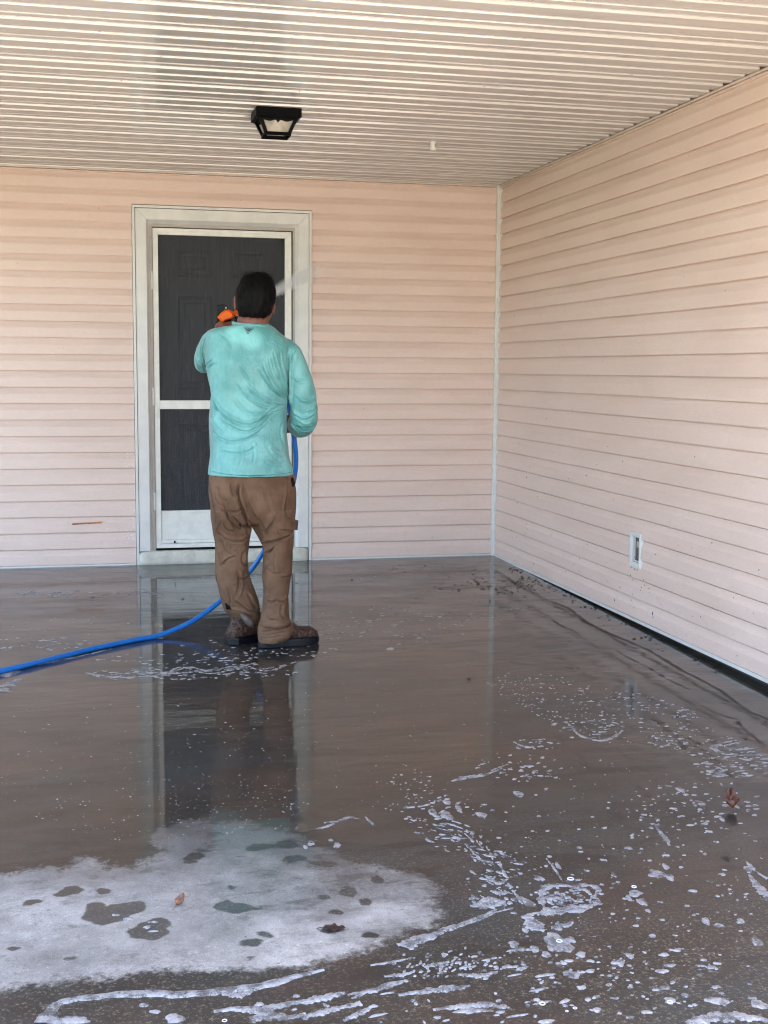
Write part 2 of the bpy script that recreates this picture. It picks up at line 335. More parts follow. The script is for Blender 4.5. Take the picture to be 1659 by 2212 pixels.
# ------------------------------------------------------------------ walls
def plank_profile(h=0.1005):
    # (out, z) of one dutch-lap course: butt, face, cove, nailing strip tucked under the next butt
    return [(0.0007, 0.003), (0.0175, 0.004), (0.0190, -0.0005), (0.0205, 0.0010), (0.0206, 0.004), (0.0200, 0.030), (0.0190, 0.056), (0.0172, 0.062), (0.0110, 0.078), (0.0078, 0.0905), (0.0074, 0.0935), (0.0009, 0.0940), (0.0008, h+0.004), (0.0006, h+0.004)]
def plank(axis, a0, a1, z0, parent, zc=None, mat=None, zlo=None):
    """one siding course; axis 'x': on the back wall (out = -y), 'y': on the side wall (out = -x)"""
    n = max(2, int(abs(a1-a0)/0.22)); rings = []
    ph = (z0*37.7) % 9; am = 0.0004+0.0010*((z0*91.3) % 1)
    for i in range(n+1):
        a = a0+(a1-a0)*i/n; dz = am*math.sin(a*2.1+ph)+0.0005*math.sin(a*5.3+ph*2); do = 0.0006*math.sin(a*3.7+ph*1.7)
        ring = []
        for (o, z) in plank_profile():
            zz = z0+z+dz*(1 if z < 0.1 else 0)
            if zc is not None: zz = min(zz, zc)
            if zlo is not None: zz = max(zz, zlo)
            oo = o+(do if o > 0.004 else 0)
            ring.append((a, -oo, zz) if axis == 'x' else (-oo, a, zz))
        rings.append(ring)
    mb = MB(); mb.loft(rings); return mb.build('siding_plank', mat or M_SIDE, parent)
Z0, DZ = 0.0115, 0.1005
HW = 2.44
bw = empty('back_wall', (-1.0, 0, 0), 'peach beige lap siding wall around the door, facing the camera', 'wall')
mb = MB(); mb.box(-7.6, -2.262, 0.002, 0.14, 0.0, HW+0.3); mb.box(-1.382, 0.14, 0.002, 0.14, 0.0, HW+0.3); mb.box(-2.262, -1.382, 0.002, 0.14, 2.106, HW+0.3)
mb.build('wall_core', M_STUCCO, bw)
for i in range(24):
    z = Z0+i*DZ; top = z+DZ
    zc = HW-0.012 if i == 23 else None
    if top < 2.2:
        plank('x', -7.6, -2.386, z, bw); plank('x', -1.262, -0.0385, z, bw)
    elif z < 2.232:
        # the course that meets the head of the door trim is cut round it
        plank('x', -7.6, -2.3845, z, bw, zc); plank('x', -1.2635, -0.0385, z, bw, zc)
        if top > 2.236:
            plank('x', -2.3842, -1.2638, z, bw, zc, None, 2.2365)
    else: plank('x', -7.6, -0.0385, z, bw, zc)
mb = MB(); mb.box(-7.6, -2.386, -0.0235, 0.0, -0.004, 0.0100); mb.box(-1.264, -0.0385, -0.0235, 0.0, -0.004, 0.0100)
mb.build('starter_trim', M_WHITE, bw, bevel=0.002)
mb = MB(); mb.box(-7.6, -0.0385, -0.026, 0.0, HW-0.0115, HW-0.001); mb.box(-7.6, -0.0385, -0.0215, 0.0, HW-0.024, HW-0.014)
mb.build('top_trim', simple('peach_trim', (0.60, 0.47, 0.40), 0.45), bw, bevel=0.0015)
mb = MB(); mb.box(-0.038, -0.0005, -0.038, -0.0005, -0.003, HW-0.001); cp = mb.build('corner_post', M_WHITE, bw, bevel=0.003)
# door surround: four J-channel strips and three casing boards
def casing(pts_out, pts_in, y0, y1, name, m):
    mb = MB(); n = 4
    a, b2, c, d = pts_out[0], pts_out[1], pts_in[1], pts_in[0]
    V = [(p[0], y0, p[1]) for p in (a, b2)]+[(p[0], y1, p[1]) for p in (c, d)]
    W = [(p[0], 0.001 if y1 < 0 else y1+0.01, p[1]) for p in (a, b2, c, d)]
    mb.add(V+W, [(0, 1, 2, 3), (7, 6, 5, 4), (0, 4, 5, 1), (1, 5, 6, 2), (2, 6, 7, 3), (3, 7, 4, 0)])
    return mb.build(name, m, bw, bevel=0.0015)
XL, XR, ZT, ZB = -2.383, -1.265, 2.232, 0.086
def ring3(o, i, y0, y1, name, m, zb, g=0.0):
    (xl, xr, zt), (il, ir, it) = o, i
    casing([(xl, zb), (xl, zt)], [(il, zb), (il, it)], y0, y1, name, m)
    casing([(xl+g, zt), (xr-g, zt)], [(il+g, it), (ir-g, it)], y0, y1, name, m)
    casing([(xr, zt), (xr, zb)], [(ir, it), (ir, zb)], y0, y1, name, m)
ring3((XL, XR, ZT), (XL+0.016, XR-0.016, ZT-0.016), -0.030, -0.030, 'channel_trim', M_WHITE, 0.0)
ring3((XL+0.019, XR-0.019, ZT-0.019), (-2.298, -1.350, 2.146), -0.026, -0.026, 'casing_board', M_WHITE, ZB, 0.0008)
ring3((-2.2978, -1.3502, 2.1458), (-2.274, -1.374, 2.118), -0.025, 0.012, 'jamb_bevel', M_WHITE, ZB, 0.0008)
ring3((-2.2738, -1.3742, 2.1178), (-2.262, -1.386, 2.106), 0.012, 0.020, 'jamb_stop', M_SEAM, ZB, 0.0)
# concrete door step
kk = NT('painted_step'); sn = kk.noise(kk.pos(), 18.0, 7, 0.7); sc2 = kk.noise(kk.pos(), 60.0, 4, 0.7)
scol = kk.mix(kk.rmp(sn, 0.35, 0.65), (0.60, 0.58, 0.50), (0.50, 0.47, 0.40)); scol = kk.mix(kk.rmp(sc2, 0.62, 0.7, 0, 0.6), scol, (0.22, 0.20, 0.17))
sb = kk.bsdf(Base_Color=scol, Roughness=0.7); kk.set(sb.inputs['Normal'], kk.bump(sn, 0.7, 0.012, kk.bump(sc2, 0.6, 0.004)))
st = MB(); rings = []
for i, x in enumerate(np.linspace(-2.369, -1.286, 56)):
    e = min(1.0, min(i, 55-i)/2.0); j = lambda s: random.uniform(-s, s)
    zt = 0.084-0.014*(1-e)**1.5+j(0.001); yo = -0.040+0.010*(1-e)+j(0.0016)
    rings.append([(x, 0.0, -0.01), (x, yo, -0.01), (x, yo+j(0.0012), 0.02), (x, yo+j(0.001), 0.05), (x, yo+0.003, zt-0.010), (x, yo+0.012, zt), (x, 0.05, zt), (x, 0.05, -0.01)])
st.loft(rings); so_ = st.build('door_step', kk.m, None); tag(so_, 'low cream painted concrete step under the storm door', 'step'); 
so_.data.polygons.foreach_set('use_smooth', [True]*len(so_.data.polygons))

# side wall (right): courses run towards the camera
sw = empty('side_wall', (0, -3, 0), 'long lap siding wall on the right, running from the corner toward the camera', 'wall')
mb = MB(); mb.box(0.002, 0.16, -6.6, -0.0005, 0.006, HW+0.3); mb.build('wall_core', M_STUCCO, sw)
for i in range(24):
    z = Z0+i*DZ
    if i in (2, 3, 4):      # cut round the outlet box
        plank('y', -0.0497, -2.2145, z, sw); plank('y', -2.3415, -6.6, z, sw)
        if i == 2: plank('y', -2.2150, -2.3410, z, sw, 0.2635)
        if i == 4: plank('y', -2.2150, -2.3410, z, sw, None, None, 0.4425)
    else: plank('y', -0.0497, -6.6, z, sw, HW-0.012 if i == 23 else None)
mb = MB(); mb.box(-0.0235, 0.0, -6.6, -0.0385, -0.006, 0.0100); mb.build('starter_trim', M_WHITE, sw, bevel=0.002)
mb = MB(); mb.box(-0.026, 0.0, -6.6, -0.0385, HW-0.0115, HW-0.001); mb.box(-0.0215, 0.0, -6.6, -0.0385, HW-0.024, HW-0.014); mb.build('top_trim', bpy.data.materials['peach_trim'], sw, bevel=0.0015)
mb = MB(); mb.box(-0.0285, -0.0005, -0.0495, -0.0385, 0.0105, HW-0.027); mb.build('corner_channel', M_WHITE, sw)
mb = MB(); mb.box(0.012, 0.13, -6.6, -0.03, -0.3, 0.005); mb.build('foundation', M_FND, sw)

# ------------------------------------------------------------------ ceiling: beaded soffit panels, three beads to a panel
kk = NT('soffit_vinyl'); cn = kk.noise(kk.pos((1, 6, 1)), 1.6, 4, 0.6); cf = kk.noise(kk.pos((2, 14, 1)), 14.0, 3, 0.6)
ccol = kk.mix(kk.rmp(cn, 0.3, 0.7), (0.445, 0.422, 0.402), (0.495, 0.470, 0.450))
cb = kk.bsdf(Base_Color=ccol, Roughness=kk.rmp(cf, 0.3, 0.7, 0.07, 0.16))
cb.inputs['Specular IOR Level'].default_value = 0.62
kk.set(cb.inputs['Normal'], kk.bump(cn, 0.25, 0.006, kk.bump(cf, 0.12, 0.0015)))
M_SOF = kk.m
ce = empty('ceiling', (-3, -2.5, HW), None, None); ce['kind'] = 'structure'
offs = [0.0, 0.092, 0.192]; PER = 0.30
YE = -5.60; gy = [-0.024]
while gy[-1] > YE-0.1:
    kx = len(gy); gy.append(-0.024-PER*(kx//3)-(PER-offs[3-kx % 3] if kx % 3 else 0))
prev = 0.0
grooves = []
for kx in range(1, 60):
    base = -0.024-PER*((kx-1)//3); r3 = (kx-1) % 3
    y = base-[0.0, 0.082, 0.182][r3]; dp = [0.0090, 0.0038, 0.0062][r3]
    if y < YE: break
    grooves.append((y, dp))
edges = [(-0.0005, 0.0)]+grooves+[(YE, 0.006)]
for gi in range(len(edges)-1):
    (y, dpf), (yn, dpn) = edges[gi], edges[gi+1]
    rings = []; wn, wf = gi*0.9, (gi-1)*0.9
    for x in np.linspace(-5.25, -0.0265, 34):
        wob = lambda s: 0.0011*math.sin(x*1.3+s)+0.0005*math.sin(x*4.3+s*2)
        a = y+wob(wf); b2 = yn+wob(wn); sag = 0.0008*math.sin(x*0.9+gi)
        rings.append([(x, a-0.0002, HW+0.02), (x, a-0.0002, HW+dpf), (x, a-0.5*dpf-0.004, HW+dpf*0.75), (x, a-4.0*dpf-0.007, HW+dpf*0.10), (x, a-4.8*dpf-0.010, HW+sag*0.3),
                      (x, b2+0.0045, HW+sag*0.3), (x, b2+0.0030, HW+dpn*0.12), (x, b2+0.0012, HW+dpn*0.95), (x, b2, HW+dpn), (x, b2, HW+0.02)])
    mb = MB(); mb.loft(rings); o = mb.build('soffit_strip', M_SOF, ce)
# roof above
mb = MB(); mb.box(-5.3, 0.16, -5.63, 0.14, HW+0.021, HW+0.20); rf = mb.build('carport_roof', M_ROOF); tag(rf, kind='structure')
mb = MB(); mb.box(-5.3, 0.16, -5.665, -5.632, HW-0.02, HW+0.21); fc = mb.build('fascia', M_WHITE, ce)
# ------------------------------------------------------------------ doors
kk = NT('entry_door_paint'); en = kk.noise(kk.pos((30, 1, 1.2)), 5.0, 5, 0.65); 
ecol = kk.mix(kk.rmp(en, 0.35, 0.7), (0.050, 0.052, 0.060), (0.085, 0.087, 0.098))
eb = kk.bsdf(Base_Color=ecol, Roughness=0.5); eb.inputs['Specular IOR Level'].default_value = 0.25; kk.set(eb.inputs['Normal'], kk.bump(en, 0.4, 0.002))
M_ENTRY = kk.m
ed = empty('entry_door', (-1.826, 0.07, 0.085), 'dark grey six panel door behind the screen of the white storm door', 'door')
mb = MB(); mb.box(-2.262, -1.386, 0.078, 0.115, 0.086, 2.104); mb.build('slab', M_ENTRY, ed)
def raised(x0, x1, z0, z1):
    mb = MB(); y0 = 0.0775
    # a sunk moulding ring with a raised field
    R3 = lambda d, y: [(x0+d, y, z0+d), (x1-d, y, z0+d), (x1-d, y, z1-d), (x0+d, y, z1-d)]
    rings = [R3(0, y0), R3(0.004, y0-0.008), R3(0.012, y0-0.009), R3(0.024, y0-0.001), R3(0.036, y0-0.001), R3(0.052, y0-0.010)]
    mb.loft(rings); mb.build('door_panel', M_ENTRY, ed)
for (a, b2) in ((-2.102, -1.890), (-1.764, -1.552)):
    raised(a, b2, 1.811, 1.975); raised(a, b2, 1.105, 1.690); raised(a, b2, 0.37, 0.885)
mb = MB()
kp = [(-1.861, 1.514), (-1.793, 1.512), (-1.788, 1.56), (-1.791, 1.634), (-1.812, 1.640), (-1.826, 1.648), (-1.842, 1.640), (-1.862, 1.640), (-1.866, 1.57)]
mb.loft([[(x, 0.077, z) for x, z in kp], [(x, 0.062, z) for x, z in kp], [(-1.826+(x+1.826)*0.85, 0.055, 1.577+(z-1.577)*0.88) for x, z in kp]])
nk = mb.build('door_knocker', M_BLACK, ed, bevel=0.002)
mb = MB(); tube(mb, [(-1.803, 0.057, 1.622), (-1.803, 0.050, 1.622)], [0.006, 0.0055], 10); mb.build('peephole', simple('brass', (0.6, 0.55, 0.4), 0.2, metal=1.0), nk)

sdr = empty('storm_door', (-1.824, 0.02, 0.10), 'white framed screen storm door with a kick panel, closed behind the man', 'door')
FX0, FX1, FZ0, FZ1 = -2.262, -1.3865, 0.098, 2.1045
GX0, GX1 = -2.226, -1.431
def bar(name, x0, x1, z0, z1, y0=0.012, y1=0.040, m=M_FRAME, p=sdr, bv=0.002):
    mb = MB(); mb.box(x0, x1, y0, y1, z0, z1); return mb.build(name, m, p, bevel=bv)
# mitred frame
def mitre(pts):
    mb = MB(); mb.add([(x, 0.010, z) for x, z in pts]+[(x, 0.042, z) for x, z in pts], [(0, 1, 2, 3), (7, 6, 5, 4), (0, 4, 5, 1), (1, 5, 6, 2), (2, 6, 7, 3), (3, 7, 4, 0)])
    mb.build('frame_rail', M_FRAME, sdr, bevel=0.0012)
e = 0.0006; X0, X1, Z1_, Z0_ = FX0+0.003, FX1-0.003, FZ1-0.004, FZ0
mitre([(X0, Z0_), (X0, Z1_-e), (GX0, 2.060-e), (GX0, 0.125)]); mitre([(X0+e, Z1_), (X1-e, Z1_), (GX1-e, 2.060), (GX0+e, 2.060)])
mitre([(X1, Z1_-e), (X1, Z0_), (GX1, 0.125), (GX1, 2.060-e)]); mitre([(X0+e, Z0_), (GX0+e, 0.125-e), (GX1-e, 0.125-e), (X1-e, Z0_)])
bar('mullion', GX0+0.0005, GX1-0.0005, 0.981, 1.036, 0.013)
bar('middle_rail', GX0+0.0005, GX1-0.0005, 0.322, 0.337, 0.013)
bar('kick_panel', GX0+0.0008, GX1-0.0008, 0.150, 0.3215, 0.019, 0.030)
bar('sweep', X0+0.002, X1-0.002, 0.1255, 0.1495, 0.014, 0.034, bv=0.006)
bar('threshold', X0-0.001, X1+0.001, 0.0855, 0.0965, 0.004, 0.05, M_SEAM)
# screen cloth: fine dark mesh that lets part of the door behind through, with dried drips
kk = NT('screen_cloth')
tr = kk.n('ShaderNodeBsdfTransparent'); db = kk.n('ShaderNodeBsdfPrincipled'); db.inputs['Base Color'].default_value = (0.040, 0.042, 0.050, 1); db.inputs['Roughness'].default_value = 0.45; db.inputs['Specular IOR Level'].default_value = 0.25
dn = kk.noise(kk.pos((60, 1, 2.0)), 4.0, 5, 0.7); dn2 = kk.noise(kk.pos(), 5.0, 4, 0.6)
f = kk.rmp(dn, 0.3, 0.75, 0.22, 0.46)
wet = kk.math('MULTIPLY', kk.rmp(kk.noise(kk.pos((22, 1, 1.4)), 6.0, 5, 0.75), 0.60, 0.72), kk.rmp(dn2, 0.45, 0.6))
kk.set(db.inputs['Base Color'], kk.mix(wet, (0.040, 0.042, 0.050), (0.06, 0.06, 0.068)))
mx = kk.n('ShaderNodeMixShader'); kk.set(mx.inputs[0], f); kk.t.links.new(tr.outputs[0], mx.inputs[1]); kk.t.links.new(db.outputs[0], mx.inputs[2]); kk.t.links.new(mx.outputs[0], kk.out.inputs[0])
M_SCREEN = kk.m
bar('screen', GX0+0.0005, GX1-0.0005, 1.0365, 2.0595, 0.024, 0.0248, M_SCREEN, bv=0); bar('screen', GX0+0.0005, GX1-0.0005, 0.3375, 0.9805, 0.024, 0.0248, M_SCREEN, bv=0)
for zc_ in (1.78, 0.40, 1.06):
    mb = MB(); tube(mb, [(-2.2655, 0.006, zc_-0.055), (-2.2655, 0.006, zc_+0.055)], 0.0075, 10); tube(mb, [(-2.2655, 0.006, zc_-0.018), (-2.2655, 0.006, zc_+0.018)], 0.0083, 10); mb.build('hinge', M_WHITE, sdr, smooth=False)
mb = MB(); mb.box(-1.428, -1.395, -0.004, 0.012, 0.98, 1.10); tube(mb, [(-1.412, -0.006, 1.0), (-1.412, -0.03, 1.03), (-1.412, -0.03, 1.07), (-1.412, -0.006, 1.09)], 0.006, 8); mb.build('door_handle', M_BLACK, sdr, bevel=0.002)
mb = MB(); tube(mb, [(-2.143, -0.001, 0.1365), (-2.143, 0.012, 0.1365)], 0.0065, 8); mb.build('screw_hole', M_SEAM, sdr)

# ------------------------------------------------------------------ ceiling lantern
la = empty('ceiling_lantern', (-1.78, -2.0, HW), 'black lantern light with frosted glass on the white ceiling', 'ceiling light')
LX, LY = -1.780, -2.0
def sq(h, hy, z, cy=LY): return [(LX-h, cy-hy, z), (LX+h, cy-hy, z), (LX+h, cy+hy, z), (LX-h, cy+hy, z)]
mb = MB(); mb.loft([sq(0.106, 0.100, HW-0.0005), sq(0.106, 0.100, HW-0.040), sq(0.098, 0.092, HW-0.0405), sq(0.098, 0.092, HW-0.044)]); mb.build('canopy', M_BLACK, la, bevel=0.002)
T, B_, zt, zb = 0.088, 0.062, HW-0.0445, 2.320
for (sx, sy) in ((-1, -1), (1, -1), (1, 1), (-1, 1)):
    mb = MB(); r = 0.0085
    rg = lambda h, z: [(LX+sx*h-dx, LY+sy*h*0.94-dy, z) for dx, dy in ((-r, -r), (r, -r), (r, r), (-r, r))]
    mb.loft([rg(T-0.006, zt), rg(B_-0.007, zb+0.012)]); mb.build('corner_bar', M_BLACK, la, bevel=0.0015)
mb = MB(); z0 = zb
mb.loft([sq(B_, B_*0.94, z0), sq(B_+0.0015, B_*0.94+0.0015, z0+0.006), sq(B_, B_*0.94, z0+0.016), sq(B_-0.014, B_*0.94-0.014, z0+0.016), sq(B_-0.014, B_*0.94-0.014, z0+0.003)], cap=False)
mb.build('bottom_rim', M_BLACK, la)
kk = NT('frosted_glass'); gn = kk.noise(kk.pos(), 22.0, 4, 0.6)
gb = kk.bsdf(Base_Color=kk.mix(kk.rmp(gn, 0.3, 0.7), (0.36, 0.33, 0.29), (0.62, 0.57, 0.50)), Roughness=0.35)
gb.inputs['Transmission Weight'].default_value = 0.35; gb.inputs['IOR'].default_value = 1.3
M_FROST = kk.m
def quad(h, z, sgn, ax, w, off=0.004):
    return None
for ax, sg in (('y', -1), ('x', -1), ('x', 1), ('y', 1)):
    h1, h2 = T-0.012, B_-0.010
    def P4(u, tt, dd):        # u -1..1 across, tt 0 top..1 bottom
        h = h1+(h2-h1)*tt; z = zt+(zb+0.016-zt)*tt
        return (LX+u*h, LY+sg*(h*0.94-dd), z) if ax == 'y' else (LX+sg*(h-dd), LY+u*h*0.94, z)
    mb = MB(); V = [P4(-1, 0, 0.002), P4(1, 0, 0.002), P4(1, 1, 0.002), P4(-1, 1, 0.002), P4(-1, 0, 0.004), P4(1, 0, 0.004), P4(1, 1, 0.004), P4(-1, 1, 0.004)]
    mb.add(V, [(0, 1, 2, 3), (7, 6, 5, 4), (0, 4, 5, 1), (1, 5, 6, 2), (2, 6, 7, 3), (3, 7, 4, 0)]); mb.build('glass_pane', M_FROST, la)
    # scalloped valance hanging from the top rail
    mb = MB(); us = np.linspace(-1, 1, 25); top = [P4(u, 0.0, -0.003) for u in us]
    sc_ = lambda u: 0.12+0.13*(0.5-0.5*math.cos(2*math.pi*(abs(u)-0.12)/0.88*1.0))*(0.6+0.4*abs(u)) + (0.20*max(0, 1-abs(u)/0.15))
    bot = [P4(u, sc_(u), -0.003) for u in us]; topb = [P4(u, 0.0, 0.0015) for u in us]; botb = [P4(u, sc_(u), 0.0015) for u in us]
    n = 25; V = top+bot+topb+botb; F = []
    for i in range(n-1): F += [(i, i+1, n+i+1, n+i), (2*n+i+1, 2*n+i, 3*n+i, 3*n+i+1), (n+i, n+i+1, 3*n+i+1, 3*n+i)]
    mb.add(V, F); mb.build('valance', M_BLACK, la)
mb = MB(); tube(mb, [(LX, LY, zt), (LX, LY, zt-0.02)], 0.016, 12); mb.build('bulb_socket', M_WHITE, la)

# pipe stub
mb = MB(); n = 16; R1, R2 = 0.0165, 0.0135; cx, cy = -0.856, -1.425
ringf = lambda r, z: [(cx+r*math.cos(a), cy+r*math.sin(a), z) for a in np.linspace(0, 2*math.pi, n, endpoint=False)]
mb.loft([ringf(R1, HW+0.001), ringf(R1, HW-0.041), ringf(R2, HW-0.041), ringf(R2, HW+0.001)], cap=False)
pst = mb.build('pipe_stub', M_WHITE, smooth=False); tag(pst, 'short white plastic pipe stub hanging from the ceiling near the corner', 'pipe')
mb = MB(); mb.box(cx+0.004, cx+0.007, cy-R1-0.0008, cy-R1+0.003, HW-0.026, HW-0.012); mb.build('printed_mark', M_SEAM, pst)

# outlet box on the side wall
ob = empty('outlet_box', (-0.02, -2.278, 0.355), 'open white outlet box low on the right hand siding wall', 'outlet')
y0_, y1_, z0_, z1_ = -2.342, -2.214, 0.264, 0.442
iy0, iy1, iz0, iz1 = -2.318, -2.243, 0.292, 0.418
def orng(d, x): return [(x, y0_+d, z0_+d), (x, y1_-d, z0_+d), (x, y1_-d, z1_-d), (x, y0_+d, z1_-d)]
def irng(d, x): return [(x, iy0+d, iz0+d), (x, iy1-d, iz0+d), (x, iy1-d, iz1-d), (x, iy0+d, iz1-d)]
mb = MB(); mb.loft([orng(0, 0.0), orng(0, -0.022), orng(0.003, -0.025), orng(0.010, -0.0255), irng(-0.006, -0.0235), irng(0, -0.021), irng(0, 0.0005)], cap=False); mb.build('mounting_block', M_WHITE, ob)
mb = MB(); mb.box(-0.0035, 0.0010, iy0, iy1, iz0, iz1); mb.build('dark_recess_back', M_SEAM, ob)  # dark plate, shade of the box's depth put into its colour
M_GREYP = simple('grey_plastic', (0.10, 0.095, 0.09), 0.5); M_BEIGE = simple('aged_beige_plastic', (0.42, 0.38, 0.30), 0.5)
mb = MB(); mb.box(-0.0100, -0.0040, iy0+0.018, iy1-0.014, iz0+0.008, iz1-0.006); mb.build('receptacle', M_GREYP, ob, bevel=0.004)
mb = MB(); mb.box(-0.0135, -0.0105, iy0+0.020, iy0+0.046, iz0+0.075, iz0+0.105); mb.build('socket_face', M_BEIGE, ob, bevel=0.004)
mb = MB(); mb.box(-0.013, -0.0105, iy0+0.024, iy0+0.052, iz0+0.014, iz0+0.048); mb.build('socket_face', M_GREYP, ob, bevel=0.004)
mb = MB(); mb.box(-0.0165, -0.0115, iy0+0.004, iy1-0.006, iz0+0.003, iz0+0.009); mb.build('cover_lip', M_WHITE, ob, bevel=0.001)

# orange splinter stuck to the siding at the left
mb = MB(); a = Vector((-2.778, -0.024, 0.268)); c = Vector((-2.595, -0.024, 0.2745))  # thin raised tube drawn for an orange mark on the siding
tube(mb, [a, a+(c-a)*0.04+Vector((0, 0, 0.0)), a+(c-a)*0.35+Vector((0, 0, 0.001)), a+(c-a)*0.7, c], [0.0045, 0.0058, 0.0048, 0.0046, 0.0052], 8)
stk = mb.build('orange_mark', simple('orange_brown', (0.48, 0.17, 0.06), 0.6, 0.35, 90.0)); tag(stk, 'thin orange brown splinter lying along the siding left of the door', 'mark')
# ------------------------------------------------------------------ foam on the water
foam = MB()
def blob(cx, cy, a, b2, ang, h=0.0016, irr=0.25, n=None):
    n = n or (7 if max(a, b2) < 0.008 else (12 if max(a, b2) < 0.03 else 26)); ph = [random.uniform(0, 6.28) for _ in range(4)]
    ca, sa = math.cos(ang), math.sin(ang); base = len(foam.V); z = fz(cy)+0.0003
    outer = []; inner = []
    for j in range(n):
        t = 2*math.pi*j/n
        r = 1+irr*(0.6*math.sin(2*t+ph[0])+0.5*math.sin(3*t+ph[1])+0.35*math.sin(5*t+ph[2])+0.2*math.sin(8*t+ph[3]))
        x, y = a*r*math.cos(t), b2*r*math.sin(t)
        outer.append((cx+x*ca-y*sa, cy+x*sa+y*ca, z-0.0006)); x *= 0.82; y *= 0.82; inner.append((cx+x*ca-y*sa, cy+x*sa+y*ca, z+h))
    foam.add(outer+inner+[(cx, cy, z+h*1.15)], [(j, (j+1) % n, n+(j+1) % n, n+j) for j in range(n)]+[(n+j, n+(j+1) % n, 2*n) for j in range(n)])
def pblob(px, py, rx, ry, ang=0.0, **kw):       # sizes read off the photograph, turned into floor metres
    c = on_floor(px, py); ex = np.linalg.norm(on_floor(px+rx, py)-c); ey = np.linalg.norm(on_floor(px, py-max(ry, 0.5))-c)
    blob(c[0], c[1], max(ex, 0.0015), max(ey, 0.0015), ang-0.15, **kw)
def streak(pts, w0, w1, dens=1.0, gaps=0.25, n=None):   # a drawn-out band of foam
    P = FP(pts); ln = np.sum(np.linalg.norm(np.diff(P, axis=0), axis=1)); S_ = cr(P, max(6, int(ln/(0.011)*dens)))
    for i, p in enumerate(S_[:-1]):
        if random.random() < gaps: continue
        t = i/len(S_); w_ = (w0+(w1-w0)*t)*random.uniform(0.55, 1.25); d = S_[i+1]-p; a = math.atan2(d[1], d[0])
        blob(p[0]+random.gauss(0, w_*0.25), p[1]+random.gauss(0, w_*0.25), max(0.010, w_*1.4), w_, a, irr=0.3)
def ribbon(pts, ws, h=0.0022):                          # one continuous band with an uneven edge
    P = cr(FP(pts), 90); W_ = np.interp(np.linspace(0, 1, 90), np.linspace(0, 1, len(ws)), ws); T_ = np.gradient(P, axis=0); T_ /= np.linalg.norm(T_, axis=1)[:, None]; N_ = np.stack([-T_[:, 1], T_[:, 0]], 1)
    ph = [random.uniform(0, 6) for _ in range(6)]; rows = []
    for i in range(90):
        e1 = 1+0.22*math.sin(i*0.31+ph[0])+0.16*math.sin(i*0.83+ph[1])+0.08*math.sin(i*1.9+ph[4]); e2 = 1+0.22*math.sin(i*0.27+ph[2])+0.18*math.sin(i*0.71+ph[3])+0.08*math.sin(i*1.7+ph[5])
        a_, b_ = P[i]+N_[i]*W_[i]*e1, P[i]-N_[i]*W_[i]*e2; c1 = P[i]*0.25+a_*0.75; c2 = P[i]*0.25+b_*0.75; z = fz(P[i][1])
        rows.append([(a_[0], a_[1], z-0.0005), (c1[0], c1[1], z+h), (c2[0], c2[1], z+h), (b_[0], b_[1], z-0.0005)])
    base = len(foam.V)
    foam.add([v for r in rows for v in r], [(4*i+j, 4*i+j+1, 4*i+5+j, 4*i+4+j) for i in range(89) for j in range(3)])
def scatter(cx, cy, rx, ry, n, s0, s1, el=1.0, ang=0.0, rot=0.0):
    for _ in range(n):
        r = math.sqrt(random.random()); t = random.uniform(0, 6.28); u, v = rx*r*math.cos(t), ry*r*math.sin(t); ca, sa = math.cos(R_(rot)), math.sin(R_(rot))
        px, py = cx+u*ca-v*sa, cy+u*sa+v*ca
        if not (-30 < px < 1700 and 1215 < py < 2240): continue
        p = on_floor(px, py)
        if p[0] > -0.02 or p[1] < -5.97: continue
        s = s0*(s1/s0)**(random.random()**1.8); blob(p[0], p[1], s*el*random.uniform(0.8, 1.25), s*random.uniform(0.6, 1.0), ang+random.gauss(0, 0.35), h=min(0.0018, s*0.35))
# far field
def closed(cx, cy, rx, ry, w0, w1, tilt=0.0, irr=0.12, a0=0.0, a1=6.0, h=0.0022):   # a broken rim of foam round a clear middle
    ph = random.uniform(0, 6); pts = []
    for t in np.linspace(a0, a1, 13):
        k2 = 1+irr*math.sin(2*t+ph)+irr*math.sin(3*t+ph*2); u, v = rx*k2*math.cos(t), ry*k2*math.sin(t); ct, s_ = math.cos(tilt), math.sin(tilt); pts.append((cx+u*ct-v*s_*1.0, cy+u*s_*0.5+v*ct))
    ribbon(pts, [random.uniform(w0, w1) for _ in range(9)], h)
scatter(110, 1282, 90, 9, 34, 0.004, 0.014, 2.2, -0.3); streak([(215,1286),(260,1282),(300,1276),(350,1286)], 0.008, 0.013, 0.8, 0.6)
streak([(270,1288),(300,1276),(345,1287)], 0.008, 0.012, 0.7, 0.5); streak([(400,1285),(465,1279)], 0.004, 0.006, 0.5, 0.5); streak([(560,1290),(600,1284),(680,1278)], 0.003, 0.005, 0.5, 0.6)
scatter(90, 1392, 130, 16, 60, 0.004, 0.013, 1.6); scatter(250, 1352, 240, 22, 34, 0.003, 0.007)
scatter(400, 1425, 190, 14, 60, 0.004, 0.010, 1.7); scatter(500, 1400, 130, 18, 40, 0.003, 0.009, 1.4)
for q in ([(190,1452),(240,1462),(300,1450),(350,1455),(400,1444),(450,1452),(520,1440),(580,1446),(640,1428)], [(250,1466),(330,1462),(400,1450),(470,1448),(560,1432)]):
    for _ in range(2): streak([(x+random.uniform(-8, 8), y+random.uniform(-4, 4)) for x, y in q], 0.007, 0.006, 1.5, 0.5)
scatter(420, 1455, 230, 13, 110, 0.004, 0.010, 1.7); scatter(620, 1408, 120, 14, 34, 0.003, 0.009, 1.6)
ribbon([(0,1462),(18,1456),(40,1450)], [0.03, 0.03, 0.012]); ribbon([(0,1495),(14,1482),(45,1466)], [0.035, 0.03, 0.01]); ribbon([(20,1448),(110,1430),(180,1416),(240,1402)], [0.010, 0.009, 0.006, 0.003])
